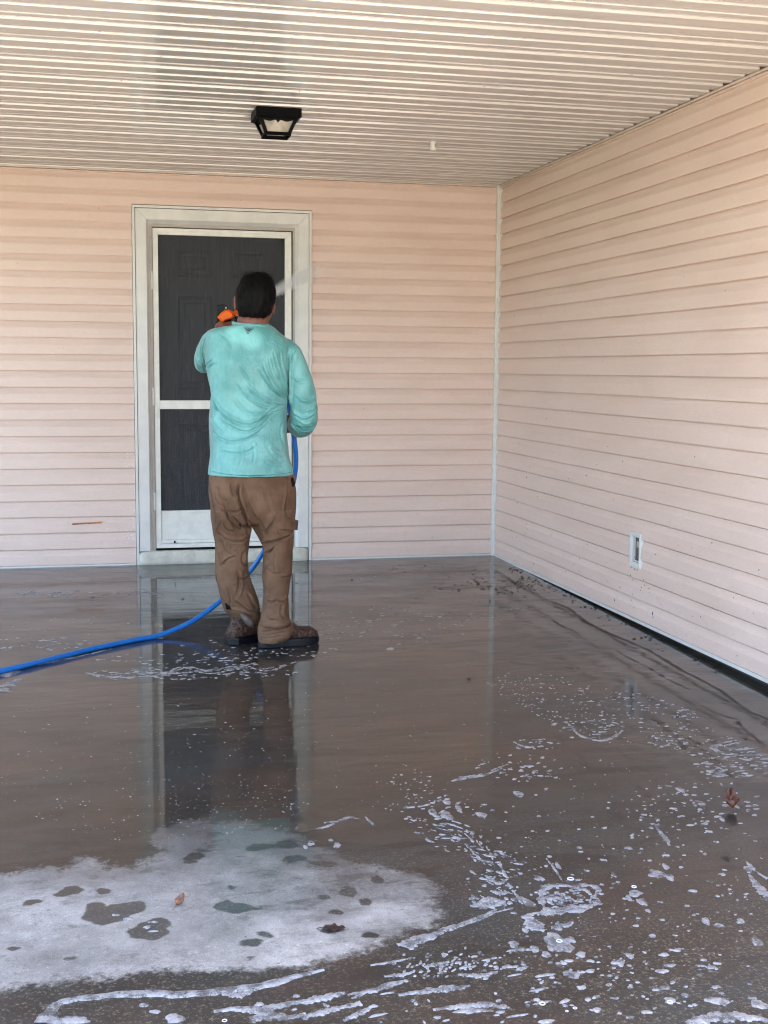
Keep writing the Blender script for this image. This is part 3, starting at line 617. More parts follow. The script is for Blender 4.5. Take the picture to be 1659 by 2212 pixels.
scatter(830, 1352, 200, 42, 130, 0.003, 0.010, 1.8); scatter(1000, 1330, 130, 16, 34, 0.002, 0.006, 2.5); streak([(980,1350),(1060,1325),(1160,1310)], 0.002, 0.002, 0.6, 0.5)
scatter(760, 1240, 60, 14, 12, 0.003, 0.008); scatter(1140, 1300, 80, 10, 12, 0.003, 0.007)
for px, py in ((797,1342),(852,1351),(843,1402)): pblob(px, py, 9, 3)
# middle right: bubble rafts drifting in diagonal bands
scatter(1260, 1505, 140, 26, 90, 0.003, 0.007, 1.2, 0, 20); scatter(1400, 1520, 120, 18, 80, 0.003, 0.009, 1.3, 0, 16); scatter(1200, 1530, 180, 32, 120, 0.002, 0.005, 1.2, 0, 25); scatter(1500, 1600, 140, 34, 110, 0.003, 0.009, 1.3, 0, 12)
scatter(1130, 1490, 60, 34, 80, 0.002, 0.005, 1.1, 0, 30); scatter(1270, 1570, 80, 26, 60, 0.003, 0.008, 1.6)
ribbon([(1238,1576),(1255,1590),(1290,1600),(1315,1597),(1335,1586),(1345,1578)], [0.003, 0.007, 0.006, 0.009, 0.006, 0.003]); streak([(1225,1562),(1240,1575)], 0.006, 0.007, 1.2, 0.2)
ribbon([(1690,1632),(1659,1630),(1610,1632),(1565,1627),(1540,1616),(1560,1606),(1590,1600)], [0.010, 0.012, 0.009, 0.012, 0.012, 0.007, 0.003]); ribbon([(1640,1616),(1590,1620),(1566,1612),(1600,1603)], [0.002, 0.004, 0.004, 0.002])
scatter(1590, 1655, 90, 26, 80, 0.003, 0.012, 1.8); scatter(1440, 1600, 60, 20, 34, 0.003, 0.008)
streak([(1105,1600),(1130,1612),(1160,1614),(1200,1604)], 0.006, 0.004, 1.0, 0.5); scatter(1150, 1608, 60, 12, 26, 0.003, 0.008, 1.5)
ribbon([(975,1688),(992,1684),(1015,1680),(1040,1676),(1060,1670),(1085,1660)], [0.002, 0.009, 0.005, 0.009, 0.004, 0.002]); streak([(990,1680),(1040,1672),(1100,1650)], 0.006, 0.003, 0.9, 0.5)
streak([(1090,1690),(1150,1670),(1180,1655)], 0.007, 0.006, 0.7, 0.6); scatter(1130, 1660, 100, 30, 60, 0.002, 0.008, 1.4)
streak([(880,1745),(920,1740),(945,1728)], 0.006, 0.003, 1.0, 0.4); scatter(940, 1740, 110, 36, 70, 0.002, 0.008, 1.4); scatter(870, 1680, 60, 30, 30, 0.002, 0.005)
# curved runs in the centre
ribbon([(700,1778),(730,1774),(755,1766),(775,1770)], [0.002, 0.006, 0.006, 0.002]); ribbon([(680,1792),(705,1786),(722,1780)], [0.002, 0.006, 0.002]); ribbon([(790,1766),(802,1778),(806,1783)], [0.002, 0.005, 0.002])
for q in ((672,1822,8,5),(728,1826,9,6),(660,1830,5,4),(715,1815,5,3),(640,1790,4,2),(1020,1800,6,4),(935,1755,10,8),(965,1762,14,9),(1120,1715,12,6),(990,1745,7,8),(1040,1760,11,7),(965,1733,9,5)): pblob(*q)
for j in range(6):
    o = j*10+random.uniform(-3, 3); streak([(925+o,1800-o*0.5),(970+o*1.0,1812-o*0.4),(1005+o*0.8,1835-o*0.2),(1030+o*0.7,1862)], 0.0024, 0.0032, 1.2, 0.66)
scatter(985, 1815, 110, 30, 70, 0.0018, 0.006, 2.2, -0.6, 22); scatter(1075, 1870, 60, 45, 50, 0.002, 0.007, 2.2, -1.0); streak([(1078,1860),(1088,1885),(1100,1910),(1118,1938),(1128,1952)], 0.0045, 0.0055, 1.0, 0.4); ribbon([(1180,1855),(1200,1880),(1215,1905)], [0.001, 0.004, 0.001]); 
pblob(1138,1948,9,14,0.4); pblob(1205,1870,6,7); ribbon([(1035,1898),(1060,1902),(1080,1908),(1095,1900)], [0.002, 0.006, 0.009, 0.003]); ribbon([(1060,1925),(1080,1930),(1100,1928)], [0.003, 0.010, 0.004]); scatter(1060, 1915, 60, 30, 34, 0.002, 0.007)
ribbon([(1415,1785),(1428,1800),(1440,1815),(1447,1828)], [0.002, 0.006, 0.008, 0.002]); pblob(1447,1895,10,7); pblob(1420,1888,16,10); pblob(1438,1872,8,6)
# big rafts, lower right: broken rims round a clear middle
for a_, b_ in ((0.1, 1.5), (1.2, 2.7), (2.5, 4.0), (3.8, 5.1), (4.9, 6.5)): closed(1222+random.uniform(-5, 5), 1940+random.uniform(-2, 2), 60*random.uniform(0.85, 1.1), 23*random.uniform(0.85, 1.1), 0.002, 0.014, random.uniform(-0.2, 0.2), 0.18, a_, b_)
for _ in range(70): pblob(1222+random.gauss(0, 26), 1942+random.gauss(0, 9), random.uniform(2, 8), random.uniform(0.8, 2.2), random.uniform(-0.5, 0.5))
ribbon([(1195,1958),(1222,1966),(1250,1970),(1272,1962)], [0.002, 0.010, 0.006, 0.002], 0.0015); ribbon([(1240,1924),(1262,1922),(1276,1932)], [0.002, 0.008, 0.003], 0.0015)
for a_, b_ in ((1.6, 3.0), (2.8, 4.2), (4.0, 5.3)): closed(1183+random.uniform(-4, 4), 1990, 46*random.uniform(0.85, 1.1), 20*random.uniform(0.85, 1.1), 0.003, 0.017, random.uniform(-0.2, 0.2), 0.15, a_, b_); ribbon([(1145,1990),(1158,2002),(1170,2008)], [0.016, 0.022, 0.008]); ribbon([(1200,1995),(1222,2000),(1236,1992)], [0.004, 0.008, 0.004]); pblob(1245,1965,20,6); pblob(1205,2005,9,5)
for _ in range(46): pblob(1060+random.gauss(0, 18), 1950+random.gauss(0, 7), random.uniform(3, 11), random.uniform(1.5, 4), random.uniform(-0.4, 0.8))
ribbon([(1030,1955),(1050,1944),(1075,1946),(1090,1955)], [0.003, 0.012, 0.010, 0.003])
ribbon([(872,2048),(890,2035),(930,2022),(965,2008),(1010,1992),(1045,1978),(1072,1966)], [0.016, 0.024, 0.013, 0.011, 0.006, 0.005, 0.003], 0.0025); ribbon([(1000,2000),(1040,1986),(1070,1972),(1110,1962)], [0.001, 0.003, 0.002, 0.001])
for q in ((1198,2030,26,14),(1218,2045,20,14),(1190,2048,9,6),(1232,2030,10,8),(1165,1898,12,5)): pblob(*q)
for q in ((1155,2050,11,7),(1180,2062,12,6),(1135,2010,8,5),(1188,1940,14,5),(1372,1930,16,7),(1358,1940,7,6),(1387,1948,10,9),(1400,1968,5,4),(1325,1890,6,4),(1636,2035,11,10),(1600,1990,10,5),(1525,1990,9,8),(1340,2080,8,9),(1360,2065,9,6),(1255,2062,12,6),(1235,2105,18,9),(1275,2098,10,4),(1430,2098,14,5),(1590,1742,6,4),(1560,1770,6,4),(1515,1736,10,5),(1470,1706,9,6),(1050,2170,22,6),(1085,2175,12,5),(1640,2170,20,9),(1550,2162,28,8),(1445,2165,7,6),(1448,2160,12,6),(1160,2160,7,4),(1290,2182,10,5),(1270,2160,7,4),(1180,2207,20,4),(1480,2150,9,4),(1110,2040,13,7),(1125,2052,8,4),(1098,2088,10,4)): pblob(*q)
ribbon([(1480,2212),(1530,2200),(1580,2196),(1630,2200),(1670,2208)], [0.006, 0.018, 0.020, 0.010, 0.004], 0.003)
ribbon([(1618,1890),(1632,1908),(1648,1926),(1672,1945)], [0.003, 0.010, 0.014, 0.018]); ribbon([(1612,1862),(1622,1872),(1634,1884),(1660,1900)], [0.002, 0.006, 0.002, 0.005]); pblob(1618,1876,12,6)
scatter(1330, 1900, 330, 260, 360, 0.0016, 0.0065, 1.15); scatter(1380, 1960, 280, 190, 70, 0.004, 0.010, 1.2); scatter(1400, 2120, 260, 80, 70, 0.003, 0.009, 1.4); scatter(1500, 1740, 150, 60, 90, 0.003, 0.010, 1.3)
# bottom: the long combed streaks
ribbon([(95,2212),(110,2182),(140,2164),(200,2154),(300,2148),(400,2147),(480,2142),(560,2130),(640,2110),(700,2096)], [0.022, 0.016, 0.009, 0.011, 0.015, 0.013, 0.014, 0.015, 0.009, 0.004], 0.003)
ribbon([(480,2146),(515,2150),(545,2143)], [0.006, 0.012, 0.004]); ribbon([(460,2186),(520,2180),(560,2184),(610,2172),(650,2164)], [0.003, 0.010, 0.016, 0.010, 0.004], 0.003); ribbon([(630,2170),(680,2160),(725,2150),(745,2146)], [0.003, 0.013, 0.009, 0.003], 0.003)
ribbon([(540,2204),(585,2194),(625,2198),(660,2190)], [0.010, 0.018, 0.010, 0.003]); ribbon([(650,2200),(700,2186),(740,2176),(780,2168)], [0.004, 0.012, 0.006, 0.010]); ribbon([(740,2206),(775,2190),(800,2178)], [0.004, 0.010, 0.004])
ribbon([(750,2150),(795,2142),(835,2132),(870,2122)], [0.002, 0.010, 0.008, 0.003]); ribbon([(860,2150),(920,2142),(980,2136),(1015,2130)], [0.004, 0.009, 0.010, 0.003]); ribbon([(830,2110),(865,2107),(895,2100)], [0.002, 0.007, 0.002])
ribbon([(990,2106),(1035,2108),(1075,2100)], [0.003, 0.010, 0.003]); ribbon([(935,2182),(1000,2174),(1050,2171)], [0.003, 0.011, 0.007]); ribbon([(915,2090),(940,2084),(965,2080)], [0.003, 0.008, 0.003]); ribbon([(800,2086),(845,2079),(880,2072)], [0.002, 0.005, 0.002])
for _ in range(95):
    px, py = random.uniform(620, 1180), random.uniform(2040, 2212)
    if py < 2196-(px-560)*0.27: continue
    pblob(px, py, random.choice([3, 5, 8, 12, 20, 28])*random.uniform(0.6, 1.1), random.choice([1.5, 2.2, 3]), 0.28)
for _ in range(95):
    px, py = random.gauss(960, 60), random.gauss(2085, 18); pblob(px, py, random.uniform(2, 7), random.uniform(1.0, 2.2), 0.8)
for q in ((378,2200,24,10),(310,2172,11,4),(335,2186,12,4),(150,2204,40,10),(560,2170,12,4),(640,2152,9,3),(1020,2184,40,5)): pblob(*q)
# fine specks over the left and middle
scatter(330, 1690, 330, 130, 420, 0.0009, 0.0028, 1.1); scatter(500, 1740, 170, 60, 150, 0.0010, 0.003); scatter(800, 1600, 330, 160, 260, 0.0009, 0.003); scatter(300, 1560, 300, 60, 30, 0.002, 0.004, 1.6)
for q in ((250,1977,10,1.6),(275,1985,12,2),(330,1992,12,1.6),(318,2003,9,3),(330,2012,11,1.6)): pblob(*q)
kk = NT('soap_foam'); fn = kk.noise(kk.pos(), 160.0, 4, 0.7); fn2 = kk.noise(kk.pos(), 26.0, 5, 0.65)
fb = kk.n('ShaderNodeBsdfPrincipled'); fb.inputs['Roughness'].default_value = 0.35
kk.set(fb.inputs['Base Color'], kk.mix(kk.rmp(fn, 0.35, 0.65), (0.26, 0.245, 0.24), (0.40, 0.38, 0.37))); kk.set(fb.inputs['Normal'], kk.bump(fn, 0.5, 0.001))
ft = kk.n('ShaderNodeBsdfTransparent'); fm = kk.n('ShaderNodeMixShader'); kk.set(fm.inputs[0], kk.rmp(fn2, 0.34, 0.60, 0.22, 0.85))
kk.t.links.new(ft.outputs[0], fm.inputs[1]); kk.t.links.new(fb.outputs[0], fm.inputs[2]); kk.t.links.new(fm.outputs[0], kk.out.inputs[0])
fo = foam.build('soap_foam', kk.m, smooth=True); tag(fo, 'white soap foam and bubbles floating on the wet concrete', 'foam', kind='stuff')

# domed bubbles that stand alone
M_BUB = simple('bubble_rim', (0.62, 0.61, 0.60), 0.15)
bubm = MB()
for (px, py, r) in ((1282,1900,16),(1536+806/1.08/1.8517-1536,0,0),):
    pass
for (cxp, cyp, r) in ((806,344,16),(1080,378,12),(757,613,15),(1235,877,14),(684,884,14),(825,903,10),(790,916,8),(970-1659,957,12)):
    px, py = ((1536+cxp/1.08)/1.8517, (3200+cyp/1.08)/1.8517) if cxp > 0 else (970/1.08/1.8517, (3200+957/1.08)/1.8517)
    c = on_floor(px, py); rr = np.linalg.norm(on_floor(px+r/1.08/1.8517, py)-c)
    tube(bubm, [(c[0]+rr*0.8*math.cos(a), c[1]+rr*0.8*math.sin(a), c[2]+0.0022) for a in np.linspace(0, 2*math.pi, 19)], rr*0.20, 6, cap=False)
bo = bubm.build('bubble_rings', M_BUB, smooth=True); tag(bo, 'bright round bubble rims on the soapy floor', 'bubbles', kind='stuff')

# dark leaf crumbs swept toward the corner
cr_ = MB()
def crumb(px, py, s):
    if not 1216 < py: return
    p = on_floor(px, py)
    if p[0] > -0.03 or p[1] > -0.03: return
    a = random.uniform(0, 3.14); n = 6; ca, sa = math.cos(a), math.sin(a); el = random.uniform(0.25, 0.7); z = p[2]; up = random.uniform(0.15, 0.5)
    o_ = []
    for j in range(n):
        t = 2*math.pi*j/n; x, y = s*math.cos(t)*random.uniform(0.7, 1.2), s*el*math.sin(t)*random.uniform(0.7, 1.2); o_.append((p[0]+x*ca-y*sa, p[1]+x*sa+y*ca, z+0.001+s*up*abs(math.cos(t))))
    cr_.add(o_+[(p[0], p[1], z+0.001+s*up*0.6)], [(j, (j+1) % n, n) for j in range(n)]); cr_.add([(x, y, z+0.0002) for x, y, _ in o_], [tuple(range(n))])
for _ in range(210): crumb(random.gauss(1130, 100), random.gauss(1262, 12), random.uniform(0.004, 0.014))
for _ in range(80): crumb(random.gauss(960, 110), random.gauss(1225, 9), random.uniform(0.004, 0.010))
for _ in range(110):
    y = random.uniform(-3.3, -0.5); 
    x = -abs(random.gauss(0, 0.05))-0.03; s = random.uniform(0.004, 0.012); z = fz(y)
    cr_.add([(x-s, y, z+0.001), (x, y-s*0.5, z+s*0.5), (x+s, y, z+0.001), (x, y+s*0.5, z+0.002)], [(0, 1, 2), (0, 2, 3)])
for (px, py, s) in ((899,1291,0.012),(983,1313,0.012),(1082,1312,0.012),(1012,1434,0.010),(1230,1385,0.01),(1012,1552-86,0.010),(1232,1443,0.012),(760,1253,0.02),(640,1260,0.01),(1205,1442,0.009),(1330,1330,0.01),(200,1290,0.012),(395,1294,0.012),(420,1296,0.01)): crumb(px, py, s)
for _ in range(120): crumb(random.uniform(0, 1500), random.uniform(1240, 1700), random.uniform(0.002, 0.005))
co = cr_.build('leaf_crumbs', simple('wet_leaf_crumbs', (0.018, 0.013, 0.010), 0.5, 0.4, 40)); tag(co, 'dark wet leaf crumbs washed into the corner of the floor', 'debris', kind='stuff')

# mud specks thrown up on the siding
sp = MB()
def speck(y, z, s, axis='y'):
    el = random.uniform(1.2, 3.0); n = 6; o_ = -0.0215
    V = []
    for j in range(n):
        t = 2*math.pi*j/n; u, v = s*math.cos(t), s*el*math.sin(t); V.append((o_+0.002, y+u, z+v) if axis == 'y' else (y+u, o_+0.002, z+v))
    c = (o_-0.001, y, z) if axis == 'y' else (y, o_-0.001, z); sp.add(V+[c], [(j, (j+1) % n, n) for j in range(n)])
for _ in range(75): speck(random.uniform(-4.8, -0.2), min(1.6, abs(random.gauss(0.05, 0.38))+0.03), random.uniform(0.0010, 0.0026))
for _ in range(16): speck(random.gauss(-2.28, 0.12), random.gauss(0.21, 0.05), random.uniform(0.0014, 0.0028))
for _ in range(14): speck(random.uniform(-4.8, -0.2), random.uniform(0.8, 2.2), random.uniform(0.0008, 0.0016))
for _ in range(16): speck(random.uniform(-3.1, -0.1), random.uniform(0.05, 2.3), random.uniform(0.0010, 0.0018), 'x')
p = on_plane(1411, 1325, 0, -0.016); speck(p[1], p[2], 0.0045); speck(p[1]-0.006, p[2]-0.018, 0.002)
sp_ = sp.build('mud_specks', simple('mud', (0.05, 0.03, 0.025), 0.7, 0.3, 50)); tag(sp_, 'tiny dark mud specks spattered over the siding', 'mud', kind='stuff')

# white paint flakes scuffed on the siding beside the door
fk = MB()
for _ in range(60):
    x = -2.39-abs(random.gauss(0, 0.05)); z = random.choice([0.175, 0.185, 0.165, 0.25, 0.62, 0.70, 0.35])+random.gauss(0, 0.012); s = random.uniform(0.0012, 0.0045); o_ = -0.0212
    fk.add([(x-s*1.6, o_, z), (x, o_, z-s*0.6), (x+s*1.4, o_, z+s*0.2), (x, o_-0.0004, z+s*0.7)], [(0, 1, 2, 3)])
fko = fk.build('paint_flakes', simple('white_flake', (0.80, 0.79, 0.78), 0.5)); tag(fko, 'white paint flakes scuffed on the siding just left of the door trim', 'paint flakes', kind='stuff')

# drops hanging from the soffit
dp_ = MB()
def drop(x, y, s):
    n = 6; z = HW
    r1 = [(x+s*math.cos(t), y+s*math.sin(t), z+0.0005) for t in np.linspace(0, 6.283, n, endpoint=False)]; r2 = [(x+s*0.7*math.cos(t), y+s*0.7*math.sin(t), z-s*0.5) for t in np.linspace(0, 6.283, n, endpoint=False)]
    b0 = len(dp_.V); dp_.add(r1+r2+[(x, y, z-s*0.75)], [(j, (j+1) % n, n+(j+1) % n, n+j) for j in range(n)]+[(n+j, n+(j+1) % n, 2*n) for j in range(n)])
for _ in range(170):
    y = random.uniform(-4.3, -2.2); drop(random.uniform(-3.0, -0.3) if random.random() < 0.5 else random.gauss(-2.1, 0.25), y, random.uniform(0.0018, 0.0042))
kk = NT('water_drop'); db_ = kk.bsdf(Base_Color=(0.95, 0.96, 0.97), Roughness=0.02); db_.inputs['Transmission Weight'].default_value = 1.0; db_.inputs['IOR'].default_value = 1.33
M_DROP = kk.m
do_ = dp_.build('water_drops', M_DROP, smooth=True); tag(do_, 'small water drops clinging to the ceiling', 'drops', kind='stuff')

# ------------------------------------------------------------------ leaves
def leaf(name, px, py, size, yaw, curl, label, lobes, col, lift=0.0):
    c = on_floor(px, py); n = 17; V = []; rows = 5
    for i in range(n):
        t = i/(n-1); wdt = size*(0.5*math.sin(math.pi*t)**0.7*(1+lobes*0.5*math.sin(t*math.pi*5)))
        for j in range(rows):
            v = (j/(rows-1)-0.5)*2; x = (t-0.5)*size*1.5; y = v*wdt; z = curl*(v*v)*size*0.7+curl*0.9*size*(abs(2*t-1)**2)*0.5+0.0015+random.uniform(0, 0.0012)+lift*t*size
            V.append((x, y, z))
    F = [(i*rows+j, i*rows+j+1, (i+1)*rows+j+1, (i+1)*rows+j) for i in range(n-1) for j in range(rows-1)]
    o = link(name, mesh(name, V, F), simple('leaf_'+str(int(px)), col, 0.45, 0.35, 120.0, 0.6, 90.0, bdist=0.002), None, True); o.location = (c[0], c[1], c[2]+0.0008); o.rotation_euler = (0, 0, yaw)
    s_ = o.modifiers.new('thick', 'SOLIDIFY'); s_.thickness = 0.0006
    mb = MB(); tube(mb, [(-size*0.75, 0, 0.003+curl*0.3*size), (-size*0.95, 0.004, 0.004), (-size*1.2, 0.002, 0.002)], [0.0009, 0.0008, 0.0011], 6)
    st = link('stalk', mesh('stalk', mb.V, mb.F), o.data.materials[0]); st.parent = o
    tag(o, label, 'leaf', 'fallen leaves'); return o
leaf('fallen_leaf', 1580, 1750, 0.038, 1.2, 0.85, 'curled rust brown leaf standing on the wet floor near the right edge', 0.6, (0.085, 0.024, 0.010), 0.5)
leaf('fallen_leaf', 388, 1958, 0.024, 1.0, 0.75, 'small tan curled leaf on the pale dry patch of concrete', 0.2, (0.20, 0.085, 0.045), 0.2)
leaf('fallen_leaf', 722, 2009, 0.034, -0.2, 0.10, 'flat dark brown star shaped leaf at the right side of the pale patch', 1.0, (0.030, 0.015, 0.012))

# ------------------------------------------------------------------ hose
hp = [(-3.40, -3.02), (-3.20, -2.86)]
fpts = [on_floor(x, y+4) for x, y in ((0,1452),(100,1428),(200,1403),(290,1384))]
HR = 0.0118
path = [(-3.9, -3.36, fz(-3.36)+HR), (-3.42, -3.0, fz(-3.0)+HR)]+[(p[0], p[1], p[2]+HR) for p in fpts]
def HPt(px, py, yv): q = on_plane(px, py, 1, yv); return (q[0], q[1], q[2])
path += [HPt(345, 1372, -2.16), HPt(400, 1350, -2.10), HPt(440, 1326, -2.05), HPt(476, 1298, -2.02), HPt(515, 1262, -2.00), HPt(545, 1228, -2.00), HPt(570, 1190, -2.02), HPt(600, 1130, -2.06), HPt(622, 1078, -2.10), HPt(634, 1040, -2.12), HPt(639, 1000, -2.14), HPt(637, 960, -2.16), HPt(632, 925, -2.17), HPt(628, 900, -2.13), HPt(612, 860, -2.06)]
# onward in front of the body up to the nozzle
path += [(-1.86, -2.02, 1.20), (-1.93, -1.99, 1.33), (-1.985, -1.985, 1.42), (-1.990, -1.975, 1.455)]
mb = MB(); tube(mb, cr(path, 260), HR, 14); kk = NT('blue_hose'); hn = kk.noise(kk.pos(), 50.0, 4, 0.6)
hb = kk.bsdf(Base_Color=kk.mix(kk.rmp(hn, 0.35, 0.7), (0.004, 0.11, 0.38), (0.006, 0.14, 0.46)), Roughness=0.38); kk.set(hb.inputs['Base Color'], kk.mix(kk.rmp(kk.noise(kk.pos(), 25.0, 5, 0.8), 0.66, 0.72, 0, 0.7), hb.inputs['Base Color'].links[0].from_socket, (0.01, 0.03, 0.09)))
ho = mb.build('garden_hose', kk.m, smooth=True); tag(ho, 'blue hose curving over the wet floor up to the man', 'hose')
# ------------------------------------------------------------------ the man
from mathutils.bvhtree import BVHTree
PA = 0.139; HX = np.array([math.cos(PA), -math.sin(PA), 0.0]); VX = np.array([math.sin(PA), math.cos(PA), 0.0]); PO = np.array([-1.87, -2.40, fz(-2.40)])
def LP(px, py, v):                                  # point at depth v (metres beyond the man's mid-plane) seen at px, py
    d = ray(px, py); t = (v+(PO-CAM)@VX)/(d@VX); return CAM+t*d
def C1(x, y): return ((700+x/2.458)/1.8517, (1050+y/2.458)/1.8517)
def C2(x, y): return ((700+x/2.552)/1.8517, (1850+y/2.552)/1.8517)
def A(x, y, v): return LP(*C1(x, y), v)
def B(x, y, v): return LP(*C2(x, y), v)
def to_px(P):
    d = np.asarray(P)-CAM; z = d@_f; return 829.5+FPX*(d@_r)/z, 1106-FPX*(d@_u)/z
def slab(mb, rows, conv, n=40, ex=2.3, tilt=0.0):
    """rows: (y, x_left, x_right, v_centre, half_depth) in crop units -> stacked superellipse rings"""
    rows = np.array(rows, float); rr = []
    K = max(30, len(rows)*5); q = cr(rows, K)
    for (y, xl, xr, vc, hd) in q:
        a, b = conv(xl, y, vc), conv(xr, y, vc); c = (a+b)/2; hw = np.linalg.norm(b-a)/2; ax = (b-a)/(2*hw)
        rr.append([c+ax*hw*np.sign(math.cos(t))*abs(math.cos(t))**(2/ex)+VX*hd*np.sign(math.sin(t))*abs(math.sin(t))**(2/ex)+np.array([0, 0, tilt*math.sin(t)]) for t in np.linspace(0, 2*math.pi, n, endpoint=False)])
    mb.loft(rr)
def limb(mb, pts, rad, n=18, K=40):
    P = cr(pts, K); R2 = np.interp(np.linspace(0, 1, K), np.linspace(0, 1, len(rad)), rad); tube(mb, P, R2, n)
def ball(mb, c, rx, ry, rz, rot=0.0, n=14):
    rr = []
    for i in range(1, n):
        ph = math.pi*i/n; rr.append([c+(HX*math.cos(rot)+VX*math.sin(rot))*rx*math.sin(ph)*math.cos(t)+(VX*math.cos(rot)-HX*math.sin(rot))*ry*math.sin(ph)*math.sin(t)+np.array([0, 0, rz*math.cos(ph)]) for t in np.linspace(0, 2*math.pi, 18, endpoint=False)])
    mb.loft(rr)
def fuse(mb, voxel, smooth_it=6, fac=0.5):
    """one continuous surface out of the overlapping lofts"""
    me = mesh('tmp', mb.V, mb.F); bm = bmesh.new(); bm.from_mesh(me); bmesh.ops.recalc_face_normals(bm, faces=bm.faces); bm.to_mesh(me); bm.free()
    o = bpy.data.objects.new('tmp', me); COL.objects.link(o)
    r = o.modifiers.new('r', 'REMESH'); r.mode = 'VOXEL'; r.voxel_size = voxel
    s = o.modifiers.new('s', 'SMOOTH'); s.iterations = smooth_it; s.factor = fac
    dg = bpy.context.evaluated_depsgraph_get(); dg.update(); ev = o.evaluated_get(dg); res = bpy.data.meshes.new_from_object(ev)
    bpy.data.objects.remove(o); bpy.data.meshes.remove(me); return res
def getco(me):
    a = np.empty(len(me.vertices)*3, np.float32); me.vertices.foreach_get('co', a); return a.reshape(-1, 3).astype(float)
def getno(me):
    a = np.empty(len(me.vertices)*3, np.float32); me.vertex_normals.foreach_get('vector', a) if hasattr(me.vertex_normals, 'foreach_get') else me.vertices.foreach_get('normal', a); return a.reshape(-1, 3).astype(float)
def setco(me, co): me.vertices.foreach_set('co', co.astype(np.float32).ravel()); me.update()
def folds(me, lst, inv, sc, back=True):
    """press fold lines (traced creases) into the cloth: valley with a soft roll beside it"""
    co = getco(me); no = getno(me); px, py = to_px(co); x, y = inv(px, py); P = np.stack([x, y], 1)
    face = np.clip(-(no@VX)*1.6+0.25, 0, 1) if back else np.ones(len(co)); disp = np.zeros(len(co))
    for pts, w_, amp in lst:
        L_ = cr(np.array(pts, float), max(8, 5*len(pts))); w2 = w_*sc
        lo = L_.min(0)-3.4*w2; hi = L_.max(0)+3.4*w2; m = np.all((P > lo) & (P < hi), 1)
        if not m.any(): continue
        Q = P[m]; d = np.full(len(Q), 1e9); tt = np.zeros(len(Q)); sg = np.zeros(len(Q))
        for i, (a, b) in enumerate(zip(L_[:-1], L_[1:])):
            ab = b-a; t = np.clip(((Q-a)@ab)/(ab@ab+1e-9), 0, 1); r = Q-(a+t[:, None]*ab); dd = np.hypot(r[:, 0], r[:, 1]); k_ = dd < d
            d[k_] = dd[k_]; tt[k_] = (i+t[k_])/(len(L_)-1); s_ = np.sign(ab[0]*r[:, 1]-ab[1]*r[:, 0]); sg[k_] = s_[k_]
        u = d*sg/w2; taper = np.clip(np.sin(np.pi*np.clip(tt, 0.02, 0.98))*1.8, 0, 1)
        disp[m] += amp*taper*(-np.exp(-u*u)+0.75*np.exp(-((u+1.9)/1.3)**2)+0.15*np.exp(-((u-1.9)/1.3)**2))
    co += no*(disp*face)[:, None]; setco(me, co)
from mathutils import noise as mnoise
def rumple(me, amp, freq, stretch=(1, 1, 1), seed=0.0):
    co = getco(me); no = getno(me)
    d = np.array([mnoise.noise(Vector((c[0]*freq*stretch[0]+seed, c[1]*freq*stretch[1], c[2]*freq*stretch[2]))) for c in co]); setco(me, co+no*(d*amp)[:, None])

man = empty('person', tuple(PO), 'man in teal shirt and brown trousers seen from behind, spraying water with a hose', 'person')

# --- grip: fingers closed round a rod through c along ax, knuckles towards pd
def grip(mb, c, ax, pd, rr, sgn=1, fr=0.0085):
    ax = ax/np.linalg.norm(ax); pd = pd-ax*(pd@ax); pd /= np.linalg.norm(pd); td = np.cross(ax, pd)*sgn
    for i in range(4):
        o = (i-1.5)*0.0185; R3 = rr+fr*0.9; ln = [0.92, 1.0, 0.97, 0.80][i]; P = []
        for a in np.linspace(0.15, ln*4.3, 12):
            P.append(c+ax*o+pd*R3*math.cos(a)*1.15+td*R3*math.sin(a)*1.1)
        P = [c+ax*o*0.9+pd*(rr+0.030)-td*0.014]+P
        tube(mb, np.array(P), np.interp(np.linspace(0, 1, 13), [0, 1], [fr*1.1, fr*0.82]), 10)
    P = [c+ax*-0.030+pd*(rr+0.028)-td*0.018, c-ax*0.040+pd*(rr+0.004)-td*(rr+0.010), c-ax*0.036-pd*(rr*0.3)-td*(rr+0.010), c-ax*0.028-pd*(rr+0.012)-td*0.002]
    tube(mb, cr(P, 14), np.linspace(0.0125, 0.0088, 14), 10)
    # palm
    pc = c+pd*(rr+0.026)-td*0.018
    rg = []
    for t in np.linspace(-1, 1, 12):
        s = math.sqrt(max(0.02, 1-t*t*0.9)); rg.append([pc+ax*t*0.041+pd*0.017*s*math.cos(q)+td*0.034*s*math.sin(q)-td*0.008 for q in np.linspace(0, 6.283, 14, endpoint=False)])
    mb.loft(rg); return pc-td*0.030

# --- body under the clothes, head and hands: one surface
hd_c = A(800, 345, 0.045); yawh = -0.30
bmh = MB()
ball(bmh, hd_c+np.array([0, 0, 0.004]), 0.076, 0.092, 0.094, yawh); ball(bmh, hd_c+VX*0.030+HX*0.012+np.array([0, 0, -0.045]), 0.062, 0.070, 0.075, yawh)
fwd = VX*math.cos(yawh)-HX*math.sin(yawh)*1.0; sde = HX*math.cos(yawh)+VX*math.sin(yawh)
ball(bmh, hd_c+fwd*0.098+np.array([0, 0, -0.012]), 0.013, 0.020, 0.024, yawh); ball(bmh, hd_c+fwd*0.105+np.array([0, 0, -0.027]), 0.017, 0.015, 0.012, yawh)
ball(bmh, hd_c+fwd*0.088+np.array([0, 0, -0.060]), 0.027, 0.014, 0.007, yawh); ball(bmh, hd_c+fwd*0.087+np.array([0, 0, -0.071]), 0.024, 0.013, 0.007, yawh); ball(bmh, hd_c+fwd*0.078+np.array([0, 0, -0.097]), 0.028, 0.022, 0.020, yawh)
ball(bmh, hd_c+fwd*0.080+np.array([0, 0, 0.024]), 0.056, 0.018, 0.012, yawh)
